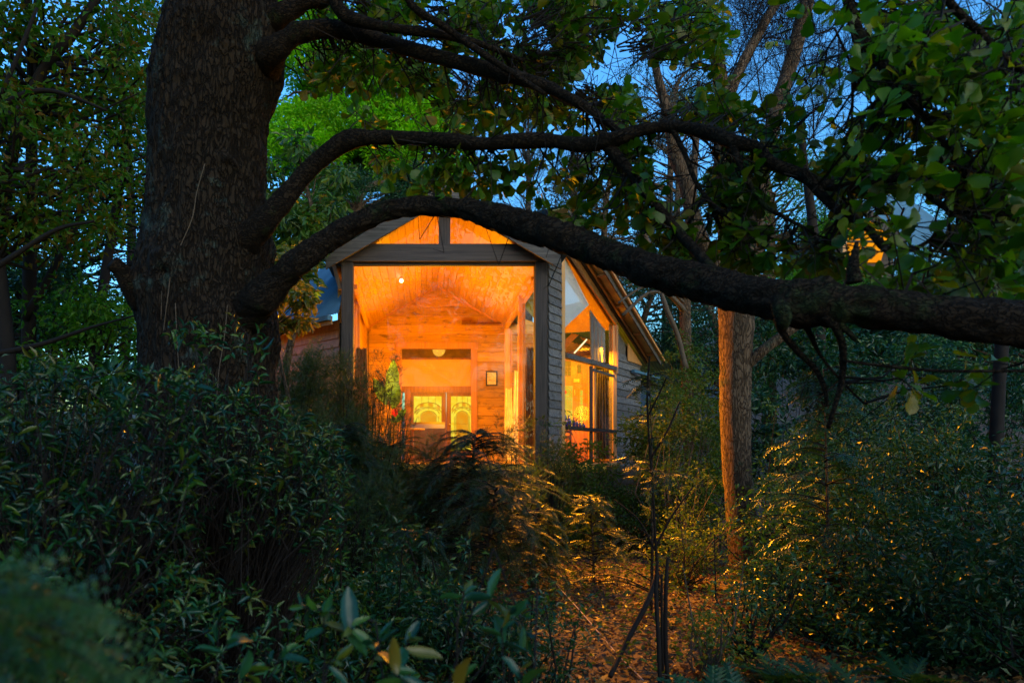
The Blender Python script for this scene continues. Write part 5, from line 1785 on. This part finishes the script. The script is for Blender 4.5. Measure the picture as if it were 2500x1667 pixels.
# ------------------------------------------------------------------ conifers in the middle
def bough_conifer(name, label, base, top, nb, length, droop, mat, upright=False, fr=26, fl=(.065, .12), tm=T_SPRAY):
    base, top = np.asarray(base, float), np.asarray(top, float)
    t = thing(name, label, "conifer", tuple(base))
    Vv, Ff = tube([base, base * .5 + top * .5 + rng.normal(size=3) * .03, top], ([.018, .012, .004] if name == 'feathery_sapling' else [.05, .035, .01]), 8, 6, .1, 6)
    build("trunk", Vv, Ff, M_BARK2, t, True)
    p0, p1, r0, r1, pos, dd, nn, LL = [], [], [], [], [], [], [], []
    for k in range(nb):
        h = rng.random() ** .8
        a = base + (top - base) * (.06 + .94 * h)
        az = rng.uniform(0, 6.28)
        L = length * (1.05 - (.5 if upright else .75) * h) * rng.uniform(.5, 1.15)
        v = np.array([math.cos(az), math.sin(az), (1.4 if upright else .35) + rng.normal() * .15])
        v = unit(v)
        m = 7
        pts = [a]
        for q in range(m):
            v = unit(v + np.array([0, 0, -droop * (q + 1) / m]) + rng.normal(size=3) * .05)
            pts.append(pts[-1] + v * L / m)
        pts = np.array(pts)
        for q in range(m):
            p0.append(pts[q]); p1.append(pts[q + 1]); r0.append(.008 * (1 - q / m) + .002); r1.append(.008 * (1 - (q + 1) / m) + .0015)
        for q in range(fr):
            s = .15 + .85 * (q + rng.random()) / fr
            i = min(m - 1, int(s * m))
            f = s * m - i
            p = pts[i] * (1 - f) + pts[i + 1] * f
            d = unit(pts[i + 1] - pts[i])
            sd = unit(np.cross(d, [0, 0, 1.0])) * (1 if q % 2 else -1)
            v2 = unit(d * rng.uniform(.5, 1) + sd * rng.uniform(.3, 1) + np.array([0, 0, rng.uniform(-.5, .25) + (.5 if upright else -.1)]))
            pos.append(p); dd.append(v2); nn.append(unit(np.array([0, 0, 1.0]) + rng.normal(size=3) * .4)); LL.append(rng.uniform(*fl))
    Vv, Ff = sticks(p0, p1, r0, r1, 3)
    build("branch", Vv, Ff, M_TWIG, t, False, 'stuff')
    LL = np.array(LL)
    Vv, Ff = scatter(np.array(pos), np.array(dd), np.array(nn), LL, LL, tm)
    build("needles", Vv, [Ff], mat, t, False, 'stuff')
    return t


def gp(px, Y):
    return gbase(px, Y)


bough_conifer("weeping_conifer", "weeping conifer with drooping sprays below the right front post", gp(1130, 8.8), P(1160, 1060, 8.8), 150, 2.0, .3, M_CON, fr=50)
bough_conifer("weeping_conifer", "spreading dark conifer below the glazed front of the cabin", gp(960, 9.8), P(940, 1075, 9.8), 150, 1.8, .22, M_CON, fr=50)
bough_conifer("weeping_conifer", "low conifer with sprays hanging over the litter path", gp(1190, 7.2), P(1210, 1190, 7.2), 90, 1.5, .35, M_CON, fr=54)
bough_conifer("weeping_conifer", "small conifer spreading behind the rhododendron at the oak", gp(830, 8.6), P(840, 1040, 8.6), 150, 1.4, .35, M_CON, fr=46)
bough_conifer("weeping_conifer", "dark low conifer nearest the camera in the lower middle", gp(1010, 6.2), P(1000, 1290, 6.2), 70, 1.0, .45, M_CON, fr=50)
bough_conifer("weeping_conifer", "small conifer at the path edge above the rope", gp(1300, 8.0), P(1310, 1240, 8.0), 50, .8, .5, M_CON, fr=40)
def juniper(px, top, Y, hw, n, per, lab, spikes=5):
    """dense upright juniper: clumps of small sprays with feathery leaders on top"""
    b = gp(px, Y)
    tp = P(px, top, Y)
    t = thing("juniper", lab, "conifer", tuple(b), "junipers under the cabin")
    h = tp[2] - b[2]
    tt = rng.random(n) ** .8
    az = rng.uniform(0, 6.28, n)
    rr = hw * (1 - .5 * tt ** 1.7) * rng.uniform(.45, 1.1, n)
    C = np.stack([b[0] + rr * np.cos(az) + .05 * h * tt, Y + rr * np.sin(az) * .8, b[2] + .1 + (h * .86 - .1) * tt], 1)
    ext = []
    for k in range(spikes):
        a = C[np.argsort(-C[:, 2])[rng.integers(0, max(3, n // 6))]]
        v = unit(np.array([rng.normal() * .35 + .2, rng.normal() * .3, 1.0]))
        for q in range(5):
            ext.append((a + v * (.1 + q * .085) + rng.normal(size=3) * .012, .085 - q * .012))
    Vv, Ff = clumps(C, .17, int(per * .8), None, (.055, .11), 1.0, T_SPRAY, -.7, 1.1, .3)
    E = np.array([e[0] for e in ext])
    V2, F2 = clumps(E, np.array([e[1] for e in ext]), 13, None, (.04, .075), 1.0, T_SPRAY, -.9, 1.2, .3)
    build("needles", np.vstack([Vv, V2]), [Ff, F2 + len(Vv)], M_CON, t, False, 'stuff')
    k = C[:: max(1, n // 40)]
    Vv, Ff = sticks(np.repeat([b], len(k), 0) + rng.normal(size=(len(k), 3)) * (.06, .06, 0), k, .012, .004, 4)
    build("branch", Vv, Ff, M_TWIG, t, False, 'stuff')


for a in ((905, 850, 10.6, .34, 90, 30, "tall feathery juniper spire in front of the left window edge", 9), (765, 800, 11.4, .85, 460, 34, "juniper against the middle of the left wing roof", 7), (690, 815, 11.0, .75, 360, 34, "juniper beside the oak trunk and the wing wall", 6),
          (838, 880, 10.9, .45, 150, 32, "dark juniper before the left front post", 7), (950, 965, 10.2, .34, 70, 30, "juniper at the foot of the left lit door", 7), (1025, 1085, 9.8, .5, 70, 30, "low juniper below the right lit door", 5),
          (1240, 1030, 9.6, .5, 80, 30, "bushy juniper top below the cream curtains", 8), (800, 960, 9.4, .8, 130, 34, "full juniper bush between the rhododendron and the left post", 6), (720, 990, 9.0, .7, 110, 34, "broad juniper bush behind the rhododendron tips", 5),
          (880, 1010, 9.2, .75, 120, 34, "broad juniper bush right below the armchair", 6), (1090, 1085, 9.3, .8, 110, 34, "low broad juniper bush under the right end of the doors", 6), (860, 1130, 7.6, .7, 110, 34, "dark juniper bush above the litter beside the oak", 4), (1330, 1080, 11.2, .45, 70, 30, "juniper at the foot of the grey board strip", 6)):
    juniper(*a)

# thin feathery conifer boughs reaching in from the right
bough_conifer("feathery_sapling", "young conifer with soft sprays around the thin dark stems", gp(1590, 7.0), P(1585, 900, 7.0), 34, .75, .25, M_CON, False, 18, (.08, .14))
bough_conifer("feathery_sapling", "dark soft conifer sprays in front of the thicket at right", gp(2020, 6.4), P(2010, 900, 6.4), 90, 1.0, .35, M_DARKG, False, 22, (.09, .16))
bough_conifer("feathery_sapling", "soft conifer sprays low in front of the wooden deck boards", gp(1450, 8.4), P(1440, 1210, 8.4), 50, .8, .3, M_CON, False, 20, (.08, .14))

# thin stems, stick, rope
sp = thing("sapling", "thin dark sapling stem standing before the wing wall", "sapling", tuple(gp(1600, 6.9)))
mb = MB()
for q in ([(1612, 1480, 6.9, 3.4), (1602, 1350, 6.9, 3.2), (1594, 1200, 6.9, 3), (1585, 1080, 6.9, 2.7), (1580, 960, 6.9, 2.3), (1586, 870, 6.9, 1.6)], [(1588, 1120, 6.9, 3), (1630, 1050, 6.9, 2.5), (1660, 980, 6.95, 2)], [(1580, 1020, 6.9, 2.5), (1610, 960, 6.9, 2), (1628, 920, 6.9, 1.5)],
          [(1598, 1340, 6.9, 3), (1640, 1260, 6.9, 2.5), (1690, 1190, 6.9, 2)], [(1598, 1340, 6.9, 3), (1560, 1270, 6.9, 2), (1500, 1220, 6.9, 1.5)]):
    p_, r_ = PX(q)
    mb.tube(p_, r_, 7, 6, .1, 8)
mb.build("stem", M_TWIG, sp, True)
for q, lab in (([(1612, 1690, 4.75, 5.5), (1608, 1560, 4.8, 5.5), (1602, 1450, 4.85, 5), (1605, 1370, 4.9, 4)], "left one of three close dark stems at the bottom"), ([(1620, 1690, 5.0, 3.5), (1616, 1520, 5.0, 3.5), (1615, 1400, 5.0, 3)], "thinnest middle one of three close dark stems"),
               ([(1632, 1690, 4.85, 5.5), (1625, 1560, 4.9, 5), (1626, 1440, 4.9, 5), (1630, 1360, 4.95, 3.5)], "right one of three close dark stems at the bottom")):
    p_, r_ = PX(q)
    tag(MB().tube(p_, r_, 9, 8, .12, 9).build("young_tree", M_TWIG, None, True), lab, "sapling", "three close stems")
p_, r_ = PX([(1606, 1405, 5.6, 7), (1575, 1480, 5.4, 7), (1530, 1565, 5.2, 6.5), (1490, 1650, 4.9, 6)])
tag(MB().tube(p_, r_, 9, 6, .12, 8).build("leaning_stick", M_TWIG, None, True), "dark stick leaning against the three close stems", "stick")
rp = [P(1352, 1420, 7.6), P(1420, 1495, 6.6), P(1500, 1588, 5.6), P(1590, 1680, 4.7), P(1700, 1800, 3.9)]
tag(MB().tube(rp, [.0055] * 5, 6, 8).build("rope", flat_mat("pale_rope", (.45, .36, .28), .8), None, True), "thin pale rope stretched low beside the litter path", "rope")

# ------------------------------------------------------------------ leaf litter, ground plants, near boughs
n = 52000
x = rng.uniform(-3.2, 6.5, n)
y = 3.2 + 12 * rng.random(n) ** 1.2
z = gz(x, y) + .015 + .03 * rng.random(n) + 0.04 * vnoise(np.stack([x, y, 0 * x], 1) * 1.7, 4)
d = rdir(n, 0, .25)
nn = rdir(n, 1.5)
L = rng.uniform(.025, .075, n)
Vv, Ff = scatter(np.stack([x, y, z], 1), d, nn, L, L * .55, T_SMALL)
M_LITTER = leaf_mat("dead_leaf", [(.08, .035, .012), (.16, .08, .025), (.24, .13, .045), (.12, .05, .016)], .1, .6, .3)
build("leaf_litter", Vv, [Ff], M_LITTER, None, False, 'stuff')

n = 900
x = rng.uniform(-1.0, 5.0, n)
y = 4.4 + 6 * rng.random(n)
b = np.stack([x, y, gz(x, y) + .05 + 0.04 * vnoise(np.stack([x, y, 0 * x], 1) * 1.7, 4)], 1)
l = rng.uniform(.06, .12, n)
Vv, Ff = scatter(b, rdir(n, 0, .2), rdir(n, 1.6), l, l * .7, T_OAK)
build("leaf_litter", Vv, [Ff], leaf_mat("fallen_oak_leaf", [(.16, .07, .02), (.26, .13, .04), (.10, .045, .015), (.2, .16, .05)], .15, .6, .3), None, False, 'stuff')
n = 240
x = rng.uniform(-.5, 5.0, n)
y = 4.6 + 6 * rng.random(n)
a = rng.uniform(0, 6.28, n)
l = rng.uniform(.08, .4, n)
b = np.stack([x, y, gz(x, y) + .06], 1)
Vv, Ff = sticks(b, b + np.stack([l * np.cos(a), l * np.sin(a), rng.uniform(-.02, .08, n)], 1), .005, .003, 4)
build("leaf_litter", Vv, Ff, M_TWIG2, None, False, 'stuff')


def seedlings(n, x0, x1, y0, y1, L, mat, name, per=7, tm=T_OVAL, ratio=.45):
    C = np.stack([rng.uniform(x0, x1, n), rng.uniform(y0, y1, n), np.zeros(n)], 1)
    C[:, 2] = gz(C[:, 0], C[:, 1])
    b = np.repeat(C, per, 0)
    N = len(b)
    a = rng.uniform(0, 6.28, N)
    b = b + np.stack([.02 * np.cos(a), .02 * np.sin(a), rng.uniform(.05, .28, N)], 1)
    d = np.stack([np.cos(a), np.sin(a), rng.uniform(-.1, .8, N)], 1)
    l = rng.uniform(*L, N)
    Vv, Ff = scatter(b, d, rdir(N, 1.6), l, l * ratio, tm)
    build(name, Vv, [Ff], mat, None, False, 'stuff')


seedlings(420, 1.2, 6.0, 4.6, 9.5, (.03, .07), M_LIT, "ground_cover_seedlings")
seedlings(500, -2.4, .3, 3.2, 9.0, (.04, .08), M_RHODO, "ground_cover_low_plants")
# ferny ground plants at lower right
k = 0
for (px, py, Y, lab) in ((1800, 1600, 4.4, "fern at the bottom right of the three stems"), (1900, 1540, 4.8, "fern clump below the lit trunk"), (2010, 1560, 4.6, "green fern between two others at the lower right"), (2120, 1610, 4.3, "fern nearest the lower right bush"), (1740, 1650, 4.2, "fern cut by the bottom edge beside the stems"),
                         (1960, 1650, 4.0, "fern cut by the bottom edge under the green fern clump"), (1200, 1560, 3.6, "dark fern below the rope on the left"), (1330, 1610, 3.7, "dark fern left of the lower rope end"), (2220, 1560, 4.6, "dim fern at the foot of the low dark bush")):
    b = gbase(px, Y)
    t = thing("fern", lab, "fern", tuple(b), "ferns on the garden floor")
    N = 22
    a = rng.uniform(0, 6.28, N)
    d = np.stack([np.cos(a), np.sin(a), rng.uniform(.4, 1.3, N)], 1)
    l = rng.uniform(.25, .45, N)
    Vv, Ff = scatter(np.repeat([b], N, 0), d, np.stack([-np.cos(a), -np.sin(a), np.full(N, 1.5)], 1), l, l * .8, T_FERN)
    build("frond", Vv, [Ff], M_DARKG, t, False, 'stuff')

# soft boughs close to the camera at the lower left
nb = thing("near_bough", "soft green conifer bough close to the camera in the lower left corner", "bough", tuple(P(-300, 1600, 1.0)))
p0, p1, pos, dd, nn = [], [], [], [], []
for q in range(26):
    a = P(rng.uniform(-350, -80), rng.uniform(1430, 1700), rng.uniform(.8, 1.25))
    v = unit(np.array([1.0, rng.normal() * .25, rng.uniform(-.05, .3)]))
    L = rng.uniform(.14, .34)
    for s in range(9):
        b = a + v * L / 9
        p0.append(a); p1.append(b)
        for e in range(4):
            pos.append(a + (b - a) * rng.random())
            dd.append(unit(v + rng.normal(size=3) * .55)); nn.append(unit(np.array([0, -.4, 1]) + rng.normal(size=3) * .4))
        a = b
        v = unit(v + np.array([0, 0, -.05]) + rng.normal(size=3) * .05)
Vv, Ff = sticks(p0, p1, .0016, .0012, 4)
build("branch", Vv, Ff, M_TWIG, nb, False, 'stuff')
l = rng.uniform(.04, .075, len(pos))
Vv, Ff = scatter(np.array(pos), np.array(dd), np.array(nn), l, l, T_SPRAY)
build("needles", Vv, [Ff], leaf_mat("soft_bough_needle", [(.03, .12, .02), (.05, .15, .02), (.09, .13, .012)], .4), nb, False, 'stuff')
